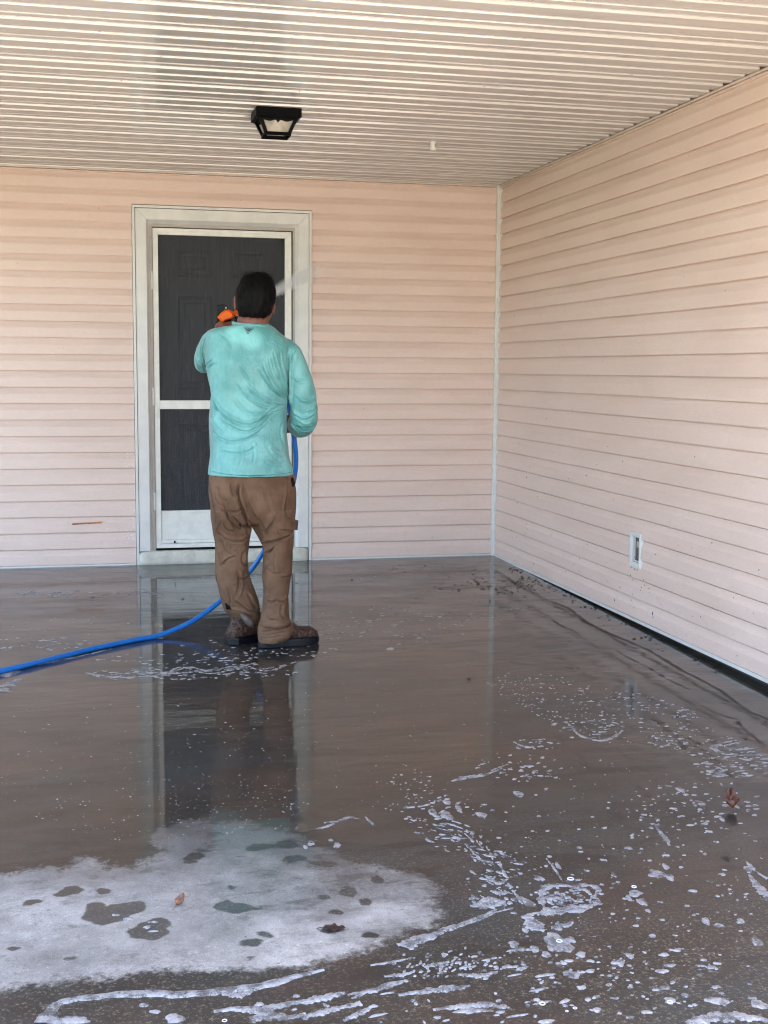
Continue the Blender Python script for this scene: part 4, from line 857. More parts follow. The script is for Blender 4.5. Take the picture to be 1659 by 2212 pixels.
limb(bmh, [A(780, 400, 0.02), A(775, 520, 0.01), A(765, 600, 0.0), A(750, 700, 0.0)], [0.060, 0.066, 0.072, 0.080], 20)
slab(bmh, [(660, 560, 930, 0.01, 0.06), (740, 420, 1010, 0.01, 0.08), (840, 370, 1060, 0.01, 0.10), (1100, 370, 1060, 0.01, 0.11), (1600, 380, 1050, 0.01, 0.11), (2000, 370, 1090, 0.01, 0.11), (2180, 380, 1090, 0.01, 0.10)], A)
ear_r = A(963, 448, 0.035); ear_l = A(590, 400, 0.045)
def ear(c, s, ang):
    e1 = np.array([0, 0, 1.0]); e2 = VX*math.cos(ang)+HX*math.sin(ang)*s; P = []
    for t in np.linspace(0, 2*math.pi, 19): P.append(c+e1*0.029*math.sin(t)*(1.0 if math.sin(t) > 0 else 0.9)+e2*0.015*math.cos(t)*(1.15 if math.sin(t) > 0 else 0.7))
    tube(bmh, np.array(P), 0.0050, 8, cap=False); ball(bmh, c-HX*s*0.004, 0.0045, 0.014, 0.025)
ear(ear_r, 1, -0.5); ear(ear_l, -1, 0.2)
# arms (thin, inside the sleeves) and hands
rw = A(1150, 1600, 0.15); rhc = np.array(LP(624, 912, 0.245)); lhc = np.array(LP(496, 712, 0.40))
lh_ax = np.array([0.15, -0.1, -1.0]); rh_ax = np.array([0.02, 0.0, 1.0])
wr = grip(bmh, rhc, rh_ax, HX*0.7-VX*0.75, 0.0118, 1)
wl = grip(bmh, lhc, lh_ax, -HX*0.35-VX*0.9, 0.015, -1)
limb(bmh, [A(1040, 880, 0.0), A(1120, 930, 0), A(1215, 1140, 0), A(1262, 1440, 0.02), A(1266, 1540, 0.05)], [0.042, 0.044, 0.042, 0.038, 0.036])
limb(bmh, [A(1270, 1560, 0.05), A(1210, 1590, 0.13), wr], [0.040, 0.036, 0.027], 16, 24)
limb(bmh, [A(440, 830, 0.0), A(372, 840, 0.05), A(322, 920, 0.13), A(305, 1000, 0.22)], [0.042, 0.040, 0.036, 0.033]); limb(bmh, [A(305, 1000, 0.22), A(330, 920, 0.27), A(380, 800, 0.32), wl], [0.033, 0.032, 0.030, 0.025], 16, 24)
# legs
limb(bmh, [B(560, 120, 0.02), B(570, 600, 0.02), B(580, 1000, 0.03), B(640, 1500, 0.07), B(620, 1700, 0.08)], [0.095, 0.075, 0.050, 0.032, 0.025])
limb(bmh, [B(1020, 120, 0.0), B(1020, 600, -0.01), B(1050, 1000, -0.02), B(1000, 1500, -0.05), B(980, 1740, -0.05)], [0.095, 0.075, 0.050, 0.032, 0.025])
body_me = fuse(bmh, 0.0036, 5, 0.5)
kk = NT('skin'); kn = kk.noise(kk.pos(), 30.0, 4, 0.6); kb = kk.bsdf(Base_Color=kk.mix(kk.rmp(kn, 0.3, 0.7), (0.13, 0.045, 0.030), (0.19, 0.068, 0.046)), Roughness=0.5)
kb.inputs['Subsurface Weight'].default_value = 0.08; kb.inputs['Subsurface Radius'].default_value = (0.01, 0.004, 0.002); kk.set(kb.inputs['Normal'], kk.bump(kk.noise(kk.pos(), 300.0, 3), 0.3, 0.0006))
body = link('body', body_me, kk.m, man, True)
for s in (-1, 1):
    mb = MB(); ball(mb, hd_c+fwd*0.083+sde*s*0.031+np.array([0, 0, 0.006]), 0.0125, 0.0125, 0.0125); mb.build('eye', simple('eye', (0.08, 0.04, 0.03), 0.1), body, True)

# --- hair
mb = MB()
slab(mb, [(106, 760, 860, 0.03, 0.03), (114, 712, 905, 0.03, 0.055), (130, 680, 932, 0.03, 0.072), (160, 655, 955, 0.025, 0.088), (210, 632, 975, 0.02, 0.098), (260, 612, 986, 0.01, 0.100), (310, 600, 992, 0.0, 0.095), (360, 597, 990, -0.012, 0.085), (400, 598, 978, -0.022, 0.075), (440, 602, 962, -0.03, 0.062), (480, 612, 948, -0.034, 0.055), (515, 625, 928, -0.034, 0.050), (540, 650, 890, -0.034, 0.040), (548, 690, 850, -0.034, 0.03)], A, ex=2.15)
hair_me = fuse(mb, 0.0045, 4); rumple(hair_me, 0.0045, 55, (1.6, 1.6, 0.35), 3.0); rumple(hair_me, 0.004, 18, (1, 1, 0.6), 9.0)
kk = NT('black_hair'); kn = kk.noise(kk.pos((1, 1, 0.12)), 420.0, 3, 0.6); kb = kk.bsdf(Base_Color=kk.mix(kn, (0.0012, 0.0010, 0.0011), (0.0035, 0.0028, 0.0028)), Roughness=0.6); kb.inputs['Specular IOR Level'].default_value = 0.10
kk.set(kb.inputs['Normal'], kk.bump(kn, 0.5, 0.002)); M_HAIR = kk.m
hair = link('hair', hair_me, M_HAIR, man, True)
hco = getco(hair_me); hno = getno(hair_me); mb = MB(); zt_ = hco[:, 2].max()
for i in RNG.choice(len(hco), 2600):
    c, n_ = hco[i], hno[i]; top = (c[2] > zt_-0.05); dn = np.array([0, 0, -1.0]) if not top else np.array([0, 0, 0.15])
    d = dn*0.8+n_*(0.5 if top else 0.18)+RNG.normal(0, 0.22, 3)+(-VX*0.2); d /= np.linalg.norm(d); ln = RNG.uniform(0.008, 0.018); s_ = np.cross(d, n_); s_ /= np.linalg.norm(s_)+1e-9
    mb.add([c-s_*0.0006-n_*0.001, c+s_*0.0006-n_*0.001, c+d*ln*0.6+s_*0.0004, c+d*ln+n_*0.001], [(0, 1, 2), (0, 2, 3)])
hs = mb.build('hair_tufts', M_HAIR, man); hs['kind'] = 'stuff'

# --- shirt
mb = MB()
slab(mb, [(608, 572, 935, 0.0, 0.080), (622, 540, 955, 0.0, 0.088), (640, 420, 985, 0.0, 0.094), (662, 345, 1010, 0.0, 0.100), (700, 305, 1050, 0.0, 0.108), (760, 292, 1110, 0.0, 0.116), (860, 288, 1150, 0.0, 0.124), (950, 295, 1140, 0.0, 0.130), (1050, 312, 1125, 0.0, 0.134), (1150, 328, 1120, 0.005, 0.136), (1300, 350, 1112, 0.01, 0.140), (1400, 346, 1103, 0.012, 0.145), (1500, 334, 1098, 0.015, 0.150), (1600, 332, 1092, 0.015, 0.152), (1700, 338, 1092, 0.012, 0.150), (1850, 338, 1112, 0.0, 0.146), (1950, 330, 1132, 0.0, 0.148), (2040, 322, 1150, 0.0, 0.150), (2085, 318, 1158, 0.0, 0.150)], A, 56, 2.25)
limb(mb, [A(1000, 850, 0.0), A(1070, 872, 0.0), A(1128, 925, 0), A(1176, 1025, 0), A(1222, 1150, 0), A(1250, 1280, 0), A(1270, 1425, 0.0), A(1272, 1545, 0.03)], [0.055, 0.060, 0.060, 0.057, 0.057, 0.059, 0.062, 0.065], 26, 70)
limb(mb, [A(1272, 1545, 0.02), A(1240, 1590, 0.09), A(1190, 1600, 0.15), wr*0.45+A(1190, 1600, 0.15)*0.55], [0.065, 0.062, 0.052, 0.043], 26, 40)
limb(mb, [A(430, 790, 0.0), A(372, 822, 0.05), A(314, 915, 0.13), A(292, 1000, 0.22)], [0.066, 0.058, 0.053, 0.049], 26, 50)
limb(mb, [A(292, 1000, 0.22), A(325, 920, 0.27), A(380, 800, 0.32), wl*0.55+A(380, 800, 0.32)*0.45], [0.048, 0.045, 0.040, 0.034], 26, 40)
shirt_me = fuse(mb, 0.0038, 8, 0.5)
rumple(shirt_me, 0.0065, 9.0, (1, 1, 0.8), 1.0)
inv1 = lambda px, py: ((px*1.8517-700)*2.458, (py*1.8517-1050)*2.458)
SH = [([(360,1290),(400,1400),(480,1500),(600,1575),(740,1600),(850,1545),(960,1450),(1095,1385)], 15, .0075), ([(400,1440),(480,1560),(600,1640),(720,1665),(820,1610),(900,1530)], 14, .0055),
 ([(700,1220),(780,1290),(880,1360),(980,1395),(1105,1425)], 13, .0060), ([(600,1200),(700,1310),(800,1385),(900,1425),(1000,1420)], 13, .0050), ([(820,1040),(900,1170),(980,1260),(1050,1310),(1115,1335)], 12, .0065),
 ([(860,980),(900,1100),(970,1220),(1060,1320)], 10, .0045), ([(970,870),(990,980),(1020,1100),(1075,1250)], 9, .0045), ([(1035,880),(1045,990),(1080,1130)], 8, .0035), ([(920,930),(945,1050),(1000,1180)], 8, .0035), ([(1000,1000),(1040,1140),(1100,1250)], 8, .004),
 ([(350,1640),(430,1720),(540,1765),(660,1750),(780,1700),(900,1610)], 16, .0050), ([(790,1650),(880,1570),(940,1500),(1000,1440)], 10, .0045), ([(740,1480),(830,1490),(920,1450)], 10, .0035), ([(760,1530),(860,1520),(960,1480),(1050,1440)], 10, .0045), ([(620,1000),(700,1120),(760,1230)], 14, .0030), ([(560,1330),(660,1450),(760,1500)], 12, .0035),
 ([(1118,860),(1112,1000),(1118,1150),(1120,1300),(1108,1440)], 14, .010), ([(370,960),(330,990),(300,1030)], 10, .0055), ([(340,1040),(380,1000),(420,990)], 10, .003), ([(352,1270),(378,1380),(430,1480)], 12, .0050), ([(265,790),(255,900),(278,1010),(310,1090)], 9, .0055),
 ([(350,1500),(400,1600),(480,1690)], 12, .0035), ([(440,1850),(560,1880),(700,1870),(820,1800)], 18, .0035), ([(640,1790),(650,1900),(630,2000)], 14, .0025), ([(760,1760),(780,1880),(760,1980)], 14, .0025), ([(900,1800),(960,1900),(1060,1960)], 16, .0030), ([(860,1930),(960,1990),(1080,1990)], 14, .0025), ([(1060,1560),(1040,1680),(1070,1800)], 12, .0035), ([(440,700),(520,760),(560,860)], 16, .0025),
 ([(1128,1430),(1180,1500),(1260,1540),(1330,1520),(1398,1465)], 12, .0080), ([(1130,1560),(1190,1640),(1260,1680),(1330,1670)], 11, .0060), ([(1160,1300),(1240,1370),(1330,1380),(1395,1340)], 13, .0045), ([(1150,1140),(1200,1180),(1300,1180)], 14, .0030), ([(1398,1380),(1370,1450),(1300,1480)], 9, .0045), ([(1180,920),(1160,1040),(1150,1150)], 12, .0035), ([(1200,1560),(1280,1600),(1370,1580)], 10, .005),
 ([(225,1000),(250,1060),(300,1090)], 8, .0045), ([(205,940),(240,960),(270,1000)], 8, .004), ([(322,2045),(500,2085),(740,2100),(960,2090),(1152,2062)], 5, .0022)]
SH = [(a_, b_*0.78, c_*1.75) for a_, b_, c_ in SH]
folds(shirt_me, SH, inv1, 1.0)
rumple(shirt_me, 0.0028, 26.0, (1, 1, 0.6), 5.0)
kk = NT('wet_teal_shirt'); fine = kk.noise(kk.pos((1, 1, 1)), 700.0, 2, 0.5); blo = kk.noise(kk.pos((1, 1, 0.7)), 7.0, 5, 0.62, 0.4)
c0 = kk.mix(kk.rmp(blo, 0.36, 0.66), (0.070, 0.245, 0.238), (0.145, 0.375, 0.368))
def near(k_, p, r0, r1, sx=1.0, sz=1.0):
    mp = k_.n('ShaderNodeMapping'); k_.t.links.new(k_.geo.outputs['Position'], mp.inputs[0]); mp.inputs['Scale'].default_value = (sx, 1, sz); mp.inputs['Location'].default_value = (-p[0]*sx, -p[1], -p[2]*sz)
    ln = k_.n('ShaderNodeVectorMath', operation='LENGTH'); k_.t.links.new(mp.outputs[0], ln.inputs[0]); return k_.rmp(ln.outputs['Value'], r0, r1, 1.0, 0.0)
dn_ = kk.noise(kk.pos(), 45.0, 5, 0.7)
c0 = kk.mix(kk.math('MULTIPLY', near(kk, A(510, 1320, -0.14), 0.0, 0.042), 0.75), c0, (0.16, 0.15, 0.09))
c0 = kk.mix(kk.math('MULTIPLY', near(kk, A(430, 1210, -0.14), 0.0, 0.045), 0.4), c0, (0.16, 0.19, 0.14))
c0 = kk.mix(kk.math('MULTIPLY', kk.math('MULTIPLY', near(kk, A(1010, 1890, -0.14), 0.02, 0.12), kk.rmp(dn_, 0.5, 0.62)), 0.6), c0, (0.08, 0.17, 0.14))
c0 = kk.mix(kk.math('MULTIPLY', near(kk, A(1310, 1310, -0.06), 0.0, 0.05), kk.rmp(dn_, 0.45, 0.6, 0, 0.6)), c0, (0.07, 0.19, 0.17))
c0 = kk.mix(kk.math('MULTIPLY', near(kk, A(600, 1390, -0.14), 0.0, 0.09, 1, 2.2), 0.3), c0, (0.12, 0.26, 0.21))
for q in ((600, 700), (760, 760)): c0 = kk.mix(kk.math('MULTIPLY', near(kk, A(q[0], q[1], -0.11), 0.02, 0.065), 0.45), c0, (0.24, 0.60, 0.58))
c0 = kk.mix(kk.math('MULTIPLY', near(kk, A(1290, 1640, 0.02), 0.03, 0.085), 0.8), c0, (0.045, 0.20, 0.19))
kb = kk.bsdf(Base_Color=c0, Roughness=kk.rmp(blo, 0.3, 0.7, 0.36, 0.58)); kb.inputs['Specular IOR Level'].default_value = 0.5
kb.inputs['Sheen Weight'].default_value = 0.15
kk.set(kb.inputs['Normal'], kk.bump(fine, 0.25, 0.0006, kk.bump(kk.noise(kk.pos((1, 1, 0.7)), 55.0, 4, 0.6, 0.8), 0.9, 0.004))); M_SHIRT = kk.m
shirt = link('shirt', shirt_me, M_SHIRT, man, True)
mb = MB(); P = [A(572, 594, 0.0), A(596, 600, -0.045), A(670, 612, -0.076), A(770, 618, -0.086), A(870, 626, -0.076), A(935, 640, -0.045), A(957, 650, 0.0), A(930, 670, 0.05), A(860, 690, 0.085), A(760, 700, 0.095), A(660, 675, 0.085), A(590, 630, 0.05), A(572, 592, 0.0)]
P = cr(P, 60); tube(mb, P, 0.0075, 10, cap=False); tube(mb, P+np.array([0, 0, -0.011])-0.004*VX, 0.0055, 8, cap=False); mb.build('collar', M_SHIRT, shirt, True)
mb = MB(); q1 = wr*0.42+A(1190, 1600, 0.15)*0.58
# printed emblem at the nape, laid on the cloth
bv = BVHTree.FromPolygons([tuple(v) for v in getco(shirt_me)], [tuple(p.vertices) for p in shirt_me.polygons])
def on_cloth(bvh, px, py, off=0.0012):
    d = Vector(ray(px, py)).normalized(); h = bvh.ray_cast(Vector(CAM), d); return np.array(h[0]+h[1]*off) if h[0] is not None else None
def C3(x, y): return ((860+x/5.184)/1.8517, (1150+y/5.184)/1.8517)
def stroke(mb, pts, w_, bvh=bv, conv=C3, off=0.0012):
    pts = np.array(pts, float); pp = [pts[0]]
    for a, b in zip(pts[:-1], pts[1:]):
        for t in np.linspace(0, 1, 5)[1:]: pp.append(a+(b-a)*t)
    pp = np.array(pp); T_ = np.gradient(pp, axis=0); T_ /= np.linalg.norm(T_, axis=1)[:, None]+1e-9; N_ = np.stack([-T_[:, 1], T_[:, 0]], 1); V = []
    for p, n_ in zip(pp, N_):
        for s in (-1, 1):
            q = on_cloth(bvh, *conv(*(p+n_*s*w_/2)), off)
            if q is None: return
            V.append(q)
    mb.add(V, [(2*i, 2*i+1, 2*i+3, 2*i+2) for i in range(len(pp)-1)])
mb = MB()
for s in ([(600,818),(682,966)], [(682,966),(812,838)], [(600,818),(640,822)], [(745,838),(812,838)], ): stroke(mb, s, 9)
mbk = mb.build('emblem_outline', simple('emblem_print', (0.05, 0.07, 0.09), 0.6), shirt)
mb = MB()
for s, w_ in (([(636,834),(640,856),(665,866),(700,872),(752,872),(772,868)], 9), ([(652,836),(690,846),(716,842)], 8), ([(690,836),(692,870)], 8), ([(716,846),(742,852),(742,884),(712,888)], 8), ([(652,864),(664,886),(700,893),(735,893)], 10), ([(660,900),(690,908),(730,906)], 10), ([(668,926),(690,932),(715,924)], 8), ([(676,946),(690,952)], 7), ([(770,848),(776,880)], 6)): stroke(mb, s, w_*1.3, off=0.0016)
mb.build('emblem', simple('emblem_dark', (0.010, 0.012, 0.035), 0.6), shirt)
mb = MB()
for s, w_ in (([(628,828),(690,940)], 6), ([(700,945),(765,862)], 6)): stroke(mb, s, w_, off=0.0014)
mb.build('emblem_light', simple('emblem_pale', (0.45, 0.60, 0.62), 0.6), shirt)

mb = MB()
stroke(mb, [(326,2046),(430,2068),(560,2086),(700,2094),(840,2092),(960,2086),(1060,2076),(1146,2062)], 5, bv, C1, 0.0007)
mb.build('hem_stitching', simple('teal_thread', (0.035, 0.16, 0.155), 0.8), shirt)
mb = MB(); stroke(mb, [(1188,868),(1150,930),(1128,1010),(1120,1100),(1120,1190),(1124,1280)], 5, bv, C1, 0.0007); mb.build('armhole_seam', bpy.data.materials['teal_thread'], shirt)
mb = MB(); stroke(mb, [(300,740),(272,830),(272,920),(290,985)], 5, bv, C1, 0.0007); mb.build('armhole_seam', bpy.data.materials['teal_thread'], shirt)

# --- trousers
mb = MB()
slab(mb, [(60, 350, 1190, 0.0, 0.125), (150, 345, 1208, 0.0, 0.132), (300, 352, 1224, 0.0, 0.140), (430, 362, 1228, 0.0, 0.140), (540, 370, 1230, 0.0, 0.125), (600, 378, 1228, 0.0, 0.115), (640, 400, 1215, 0.0, 0.08)], B, 48, 2.4)
slab(mb, [(480, 366, 720, 0.0, 0.115), (560, 372, 745, 0.0, 0.115), (640, 384, 772, 0.0, 0.112), (750, 399, 768, 0.01, 0.105), (850, 402, 757, 0.015, 0.098), (1000, 405, 752, 0.03, 0.090), (1150, 412, 772, 0.04, 0.088), (1320, 447, 820, 0.05, 0.088), (1420, 474, 850, 0.06, 0.086), (1500, 510, 868, 0.07, 0.082), (1570, 590, 874, 0.075, 0.07), (1625, 700, 874, 0.08, 0.05)], B, 36, 2.2)
slab(mb, [(480, 730, 1228, -0.01, 0.118), (560, 760, 1229, -0.01, 0.118), (640, 788, 1226, -0.01, 0.115), (700, 818, 1222, -0.01, 0.110), (760, 850, 1219, -0.012, 0.105), (900, 898, 1208, -0.02, 0.095), (1000, 900, 1200, -0.02, 0.088), (1150, 896, 1181, -0.03, 0.084), (1300, 898, 1168, -0.04, 0.082), (1400, 890, 1166, -0.045, 0.080), (1500, 880, 1166, -0.05, 0.080), (1600, 868, 1172, -0.05, 0.080), (1660, 854, 1200, -0.05, 0.086), (1710, 850, 1212, -0.05, 0.090), (1770, 850, 1180, -0.05, 0.088), (1818, 852, 1130, -0.055, 0.078)], B, 36, 2.2)
pants_me = fuse(mb, 0.0040, 7, 0.5)
rumple(pants_me, 0.007, 10.0, (1, 1, 0.8), 21.0)
inv2 = lambda px, py: ((px*1.8517-700)*2.552, (py*1.8517-1850)*2.552)
PT = [([(655,190),(645,330),(680,450),(725,560),(775,640)], 18, .014), ([(430,455),(520,492),(600,505),(690,485)], 12, .0080), ([(520,480),(545,560),(600,640),(650,700)], 13, .0080), ([(470,590),(530,680),(580,712)], 11, .0070), ([(450,730),(550,790),(660,806),(745,770)], 13, .0085), ([(480,800),(500,880),(560,960)], 14, .0045),
 ([(400,330),(440,420),(520,470)], 12, .0055), ([(440,240),(460,340),(520,400)], 12, .0055), ([(560,200),(590,320),(635,370)], 11, .0070), ([(500,410),(520,470),(540,495)], 9, .006), ([(600,560),(660,620),(690,690)], 12, .006), ([(700,520),(740,640),(740,740)], 14, .006),
 ([(890,830),(960,815),(1050,790),(1130,760),(1205,715)], 12, .0100), ([(895,880),(930,915),(975,905),(1012,862)], 10, .0080), ([(930,790),(940,700),(1000,620),(1030,540)], 13, .0050), ([(1060,685),(1140,692),(1222,694)], 7, .0060), ([(1225,600),(1140,560),(1120,470),(1145,330),(1165,190)], 9, .0060), ([(1050,660),(1060,720),(1100,740)], 9, .004),
 ([(700,240),(740,400),(800,520),(860,620)], 16, .0050), ([(900,260),(960,420),(1000,560)], 18, .0035), ([(850,560),(900,660),(920,740)], 14, .005),
 ([(900,1330),(930,1390),(985,1425),(1040,1408)], 11, .0105), ([(1040,1410),(1110,1420),(1165,1350)], 10, .0080), ([(1070,1180),(1130,1170),(1180,1165)], 12, .0040), ([(930,1080),(1000,1130),(1090,1130)], 13, .0035), ([(1020,940),(1010,1040),(1030,1150)], 14, .003),
 ([(855,1665),(950,1690),(1060,1700),(1140,1680),(1205,1645)], 9, .0105), ([(860,1725),(940,1722),(1040,1700),(1120,1700)], 7, .0065), ([(858,1752),(960,1758),(1060,1742),(1150,1728)], 7, .0065), ([(862,1786),(960,1788),(1080,1770)], 7, .0055), ([(900,1700),(1000,1732),(1100,1728)], 6, .005), ([(920,1530),(960,1600),(1040,1610)], 13, .0045), ([(1100,1440),(1080,1540),(1120,1620)], 12, .0045),
 ([(430,880),(455,980),(470,1080)], 11, .0060), ([(470,1060),(540,990),(620,960)], 12, .0045), ([(420,1150),(440,1260),(500,1380)], 12, .0055), ([(520,1250),(560,1380),(570,1480)], 13, .0055), ([(640,1100),(660,1250),(620,1380)], 16, .005), ([(740,1330),(790,1440),(850,1530)], 12, .0080), ([(620,1420),(700,1480),(800,1540)], 11, .0070), ([(640,1200),(740,1180),(765,1120)], 14, .004), ([(560,1500),(680,1530),(800,1590)], 8, .006), ([(480,600),(440,660),(425,740)], 10, .004), ([(700,900),(690,1010),(740,1080)], 14, .005)]
PT = [(a_, b_*0.85, c_*1.7) for a_, b_, c_ in PT]
folds(pants_me, PT, inv2, 1.0)
rumple(pants_me, 0.0035, 24.0, (1, 1, 0.7), 31.0)
kk = NT('brown_work_cloth'); blo = kk.noise(kk.pos(), 6.0, 5, 0.62); dk = kk.noise(kk.pos(), 22.0, 5, 0.65)
c0 = kk.mix(kk.rmp(blo, 0.34, 0.66), (0.088, 0.045, 0.025), (0.148, 0.084, 0.050)); c0 = kk.mix(kk.rmp(dk, 0.55, 0.72, 0, 0.5), c0, (0.062, 0.032, 0.020))
kb = kk.bsdf(Base_Color=c0, Roughness=0.82); kb.inputs['Specular IOR Level'].default_value = 0.25
kk.set(kb.inputs['Normal'], kk.bump(kk.noise(kk.pos(), 600.0, 2, 0.5), 0.3, 0.0006, kk.bump(kk.noise(kk.pos(), 48.0, 4, 0.6, 0.8), 0.6, 0.004))); M_PANTS = kk.m
pants = link('trousers', pants_me, M_PANTS, man, True)
bvp = BVHTree.FromPolygons([tuple(v) for v in getco(pants_me)], [tuple(p.vertices) for p in pants_me.polygons])
# pocket flap standing off the right thigh
mb = MB(); V = []
fl_ = [(1120, 585), (1190, 583), (1250, 590), (1252, 640), (1240, 688), (1180, 686), (1115, 684)]
fr_ = [B(x, y, -0.105+0.0007*max(0, x-1120)) for x, y in fl_]; bk_ = [p+VX*0.004+HX*0.0 for p in fr_]
mb.loft([fr_, bk_]); fp_ = mb.build('pocket_flap', M_PANTS, pants)
mb = MB(); mb.loft([[B(x, y, -0.02) for x, y in ((1222, 580), (1260, 592), (1252, 690), (1226, 690))], [B(x, y, 0.02) for x, y in ((1222, 580), (1260, 592), (1252, 690), (1226, 690))]]); mb.build('pocket', simple('dark_brown_cloth', (0.045, 0.020, 0.016), 0.8), pants)
mb = MB(); mb.loft([[B(x, y, v) for x, y in ((1182, 160), (1206, 150), (1228, 215), (1215, 240), (1190, 262))] for v in (-0.06, -0.02)]); mb.build('belt_clip', M_BLACK, man)
for s in ([(350, 200), (372, 330), (395, 440), (420, 600)],):
    mb = MB(); stroke(mb, s, 6, bvp, C2, 0.0008); mb.build('side_seam', bpy.data.materials['dark_brown_cloth'], pants)

# --- boots
kk = NT('muddy_boot_leather'); n1 = kk.noise(kk.pos(), 60.0, 5, 0.7); vo = kk.n('ShaderNodeTexVoronoi'); kk.t.links.new(kk.pos(), vo.inputs['Vector']); vo.inputs['Scale'].default_value = 95.0
c0 = kk.mix(kk.rmp(n1, 0.35, 0.65), (0.035, 0.016, 0.011), (0.095, 0.052, 0.036)); c0 = kk.mix(kk.rmp(vo.outputs['Distance'], 0.30, 0.42, 0.9, 0.0), c0, (0.006, 0.003, 0.003))
kb = kk.bsdf(Base_Color=c0, Roughness=0.6); kb.inputs['Specular IOR Level'].default_value = 0.25; kk.set(kb.inputs['Normal'], kk.bump(n1, 0.6, 0.003)); M_BOOT = kk.m
M_SOLE = simple('black_rubber', (0.0035, 0.004, 0.007), 0.4, 0.3, 40.0, 0.3, 120.0, spec=0.25)
def boot(heel, ang, shaft_top, label=None):
    """heel: world point under the back of the heel; ang: heading of the toe (0 = screen right, pi/2 = away)"""
    fx = HX*math.cos(ang)+VX*math.sin(ang); sx = np.cross([0, 0, 1.0], fx); up = np.array([0, 0, 1.0]); L_ = 0.285; base = np.array([heel[0], heel[1], fz(heel[1])+0.0])
    wd = lambda t: 0.036+0.014*math.sin(min(1, t*1.0)*math.pi*0.5)+0.006*math.sin(math.pi*max(0, (t-0.45)/0.55))-0.0*t
    mb = MB(); rg = []
    prof = [(0.015, 0.070), (0.05, 0.095), (0.15, 0.110), (0.28, 0.122), (0.40, 0.120), (0.52, 0.104), (0.64, 0.086), (0.76, 0.078), (0.88, 0.077), (0.95, 0.068), (0.985, 0.048)]
    for t, h in prof:
        w_ = wd(t)*(1 if t < 0.85 else math.sqrt(max(0.05, 1-((t-0.85)/0.16)**2)))*(1 if t > 0.06 else 0.8); c = base+fx*L_*t
        rg.append([c+sx*w_*math.copysign(abs(math.cos(a))**0.8, math.cos(a))+up*(0.018+(h-0.018)*(0.5+0.5*math.sin(a))) for a in np.linspace(0, 6.283, 22, endpoint=False)])
    mb.loft(rg)
    rg = []
    for z in np.linspace(0.05, shaft_top, 8):
        k2 = (z-0.05)/(shaft_top-0.05); c = base+fx*(0.070-0.004*k2+0.010*math.sin(k2*3)); rg.append([c+sx*(0.042+0.010*k2)*math.cos(a)+fx*(0.060+0.004*k2-0.006*math.sin(k2*3.1))*math.sin(a)+up*z for a in np.linspace(0, 6.283, 24, endpoint=False)])
    mb.loft(rg)
    me = fuse(mb, 0.004, 5); rumple(me, 0.003, 45.0, (1, 1, 1), ang)
    o = link('boot', me, M_BOOT, man, True)
    ts = np.linspace(0, 1, 26); out = [(t, wd(t)*1.10*(1 if t < 0.82 else math.sqrt(max(0.0, 1-((t-0.82)/0.19)**2)))*(1 if t > 0.10 else math.sqrt(max(0.02, 1-((0.10-t)/0.101)**2)))) for t in ts]
    ol = [(t, w_) for t, w_ in out]+[(t, -w_) for t, w_ in reversed(out)]
    mk = lambda z, s: [base+fx*L_*(0.5+(t-0.5)*1.035*s)+sx*w_*s+up*(z+0.006*max(0, t-0.75)*4*(1 if z < 0.01 else 0.6)) for t, w_ in ol]
    mb = MB(); mb.loft([mk(0.0006, 0.975), mk(0.004, 1.0), mk(0.024, 1.0), mk(0.0245, 0.985), mk(0.035, 0.98), mk(0.036, 0.94)]); mb.build('sole', M_SOLE, o)
    return o, base, fx, sx, up
rb = boot(LP(*C2(858, 1872), -0.045), 0.36, 0.15)
hl = on_floor((880+150/3.95)/1.8517, (2380+800/3.95)/1.8517)
lb = boot(hl-HX*0.0+VX*0.01, 0.80, 0.205)
for (o, base, fx, sx, up), n_ in ((rb, 5), (lb, 5)):
    mb = MB()
    for i in range(n_):
        c = base+fx*(0.115+0.016*i)+up*(0.135-0.012*i) if i > 0 else base+fx*0.115+up*0.14
        tube(mb, cr([c-sx*0.028, c+fx*0.004+up*0.004, c+sx*0.028], 8), 0.0022, 6)
    mb.build('laces', simple('laces', (0.05, 0.035, 0.03), 0.8), o)
# tongue and pull tab of the left boot showing under the rucked trouser leg
mb = MB(); P = cr([B(505, 1450, 0.02), B(535, 1440, 0.0), B(560, 1460, -0.01)], 10)
mb.loft([[B(512, 1435, -0.015), B(556, 1447, -0.015), B(566, 1500, -0.02), B(522, 1500, -0.02)], [B(512, 1435, 0.01), B(556, 1447, 0.01), B(566, 1500, 0.01), B(522, 1500, 0.01)]]); mb.build('pull_tab', M_BLACK, lb[0])
mb = MB(); limb(mb, [B(675, 1545, -0.045), B(720, 1590, -0.052), B(765, 1640, -0.050), B(795, 1680, -0.03)], [0.006, 0.017, 0.016, 0.005], 10, 14); mb.build('boot_tongue', simple('worn_grey_leather', (0.085, 0.062, 0.052), 0.7, 0.3, 60), lb[0], True)

# ------------------------------------------------------------------ spray gun and water
sg = empty('spray_gun', tuple(LP(490, 690, 0.40)), 'orange spray nozzle held up in front of the man at shoulder height', 'spray nozzle')
M_OR = simple('orange_plastic', (0.78, 0.12, 0.002), 0.35, 0.08, 30.0, spec=0.2)
mb = MB(); cN = lambda x, y, v: LP((860+x/5.184)/1.8517, (1150+y/5.184)/1.8517, v)
o6 = [(45, 615), (130, 520), (215, 462), (310, 458), (390, 540), (400, 610), (330, 655), (205, 690), (150, 722)]
cc = np.mean(np.array(o6), 0)
ring_ = lambda s, v: [cN(cc[0]+(x-cc[0])*s, cc[1]+(y-cc[1])*s, v) for x, y in o6]
mb.loft([ring_(0.72, 0.352), ring_(0.98, 0.366), ring_(1.0, 0.385), ring_(1.0, 0.415), ring_(0.9, 0.435)]); mb.build('nozzle_head', M_OR, sg, bevel=0.0012)
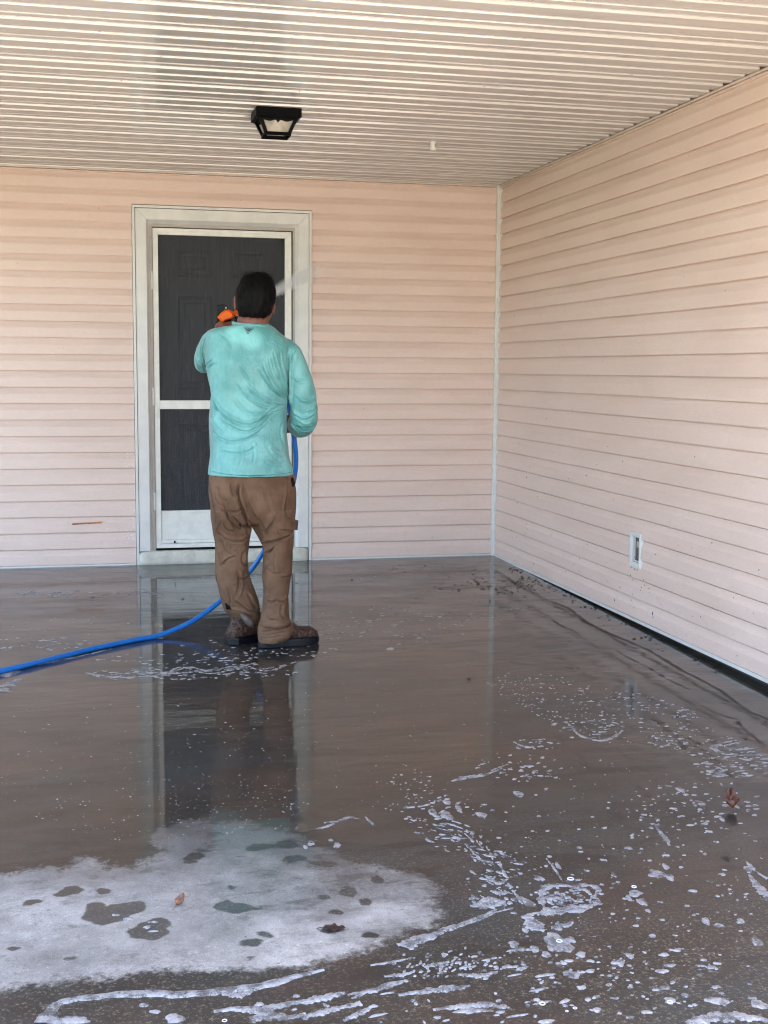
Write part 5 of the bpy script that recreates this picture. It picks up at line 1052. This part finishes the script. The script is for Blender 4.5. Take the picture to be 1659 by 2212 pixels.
mb = MB(); nz0 = cN(330, 560, 0.41); nz1 = LP(512, 676, 0.50); tube(mb, [nz0, nz0*0.4+nz1*0.6, nz1], [0.014, 0.013, 0.016], 14); mb.build('barrel', M_OR, sg, True)
mb = MB(); ld = lh_ax/np.linalg.norm(lh_ax); tube(mb, [lhc-ld*0.045, lhc, lhc+ld*0.06], [0.015, 0.0148, 0.0145], 12); tube(mb, [cN(260, 600, 0.405), lhc-ld*0.040], [0.013, 0.0145], 12); mb.build('handle', M_BLACK, sg, True)
mb = MB(); tube(mb, cr([cN(390, 570, 0.42), cN(440, 660, 0.43), cN(420, 720, 0.42)], 10), 0.004, 8); mb.build('trigger', M_BLACK, sg, True)
# the jet, a widening cone of fine spray
st_ = nz1; en_ = on_plane(700, 572, 1, -0.45)
mb = MB(); ds = np.linspace(0, 1, 14); P = [st_+(en_-st_)*t+np.array([0, 0, 0.05*math.sin(math.pi*t*0.5)-0.05*t]) for t in ds]; tube(mb, P, 0.006+0.085*ds, 20)
kk = NT('water_spray'); vs = kk.n('ShaderNodeVolumePrincipled'); vs.inputs['Color'].default_value = (0.95, 0.96, 0.98, 1); vs.inputs['Anisotropy'].default_value = 0.1
d3 = (en_-st_); ll = float(np.linalg.norm(d3)); mp = kk.n('ShaderNodeVectorMath', operation='SUBTRACT'); kk.t.links.new(kk.geo.outputs['Position'], mp.inputs[0]); mp.inputs[1].default_value = tuple(st_)
dt = kk.n('ShaderNodeVectorMath', operation='DOT_PRODUCT'); kk.t.links.new(mp.outputs[0], dt.inputs[0]); dt.inputs[1].default_value = tuple(d3/ll)
t_ = kk.math('DIVIDE', dt.outputs['Value'], ll)
al = kk.n('ShaderNodeVectorMath', operation='SCALE'); al.inputs[0].default_value = tuple(d3/ll); kk.t.links.new(dt.outputs['Value'], al.inputs['Scale'])
rv = kk.n('ShaderNodeVectorMath', operation='SUBTRACT'); kk.t.links.new(mp.outputs[0], rv.inputs[0]); kk.t.links.new(al.outputs[0], rv.inputs[1]); rl = kk.n('ShaderNodeVectorMath', operation='LENGTH'); kk.t.links.new(rv.outputs[0], rl.inputs[0])
rr_ = kk.math('DIVIDE', rl.outputs['Value'], kk.math('MULTIPLY_ADD', t_, 0.085, 0.006))
dens = kk.math('MULTIPLY', kk.rmp(rr_, 0.0, 0.95, 1.0, 0.0), kk.math('MULTIPLY', kk.rmp(t_, 0.0, 1.0, 16.0, 0.9, False), kk.rmp(t_, 0.70, 1.0, 1.0, 0.0)))
kk.set(vs.inputs['Density'], dens); kk.t.links.new(vs.outputs[0], kk.out.inputs['Volume'])
ws = mb.build('water_spray', kk.m); tag(ws, 'fine white jet of water spraying up past the man toward the wall', 'water spray', kind='stuff')

dm = MB(); dn3 = d3/ll; s1 = np.cross(dn3, [0, 0, 1.0]); s1 /= np.linalg.norm(s1); s2 = np.cross(dn3, s1)
for _ in range(1500):
    t = random.random()**0.6*1.1; rr2 = (0.008+0.11*t)*abs(random.gauss(0, 0.5)); an = random.uniform(0, 6.28); p = st_+d3*t+s1*rr2*math.cos(an)+s2*rr2*math.sin(an)+np.array([0, 0, -0.02*t]); s_ = random.uniform(0.0006, 0.0018)
    if p[1] > -0.03: continue
    dm.add([p+np.array(q)*s_ for q in ((1, 0, 0), (0, 1, 0), (-1, 0, 0), (0, -1, 0), (0, 0, 1), (0, 0, -1))], [(0, 1, 4), (1, 2, 4), (2, 3, 4), (3, 0, 4), (1, 0, 5), (2, 1, 5), (3, 2, 5), (0, 3, 5)])
dmo = dm.build('spray_droplets', simple('droplet', (0.75, 0.76, 0.78), 0.2)); tag(dmo, 'tiny droplets flying in the jet toward the door trim', 'droplets', kind='stuff')
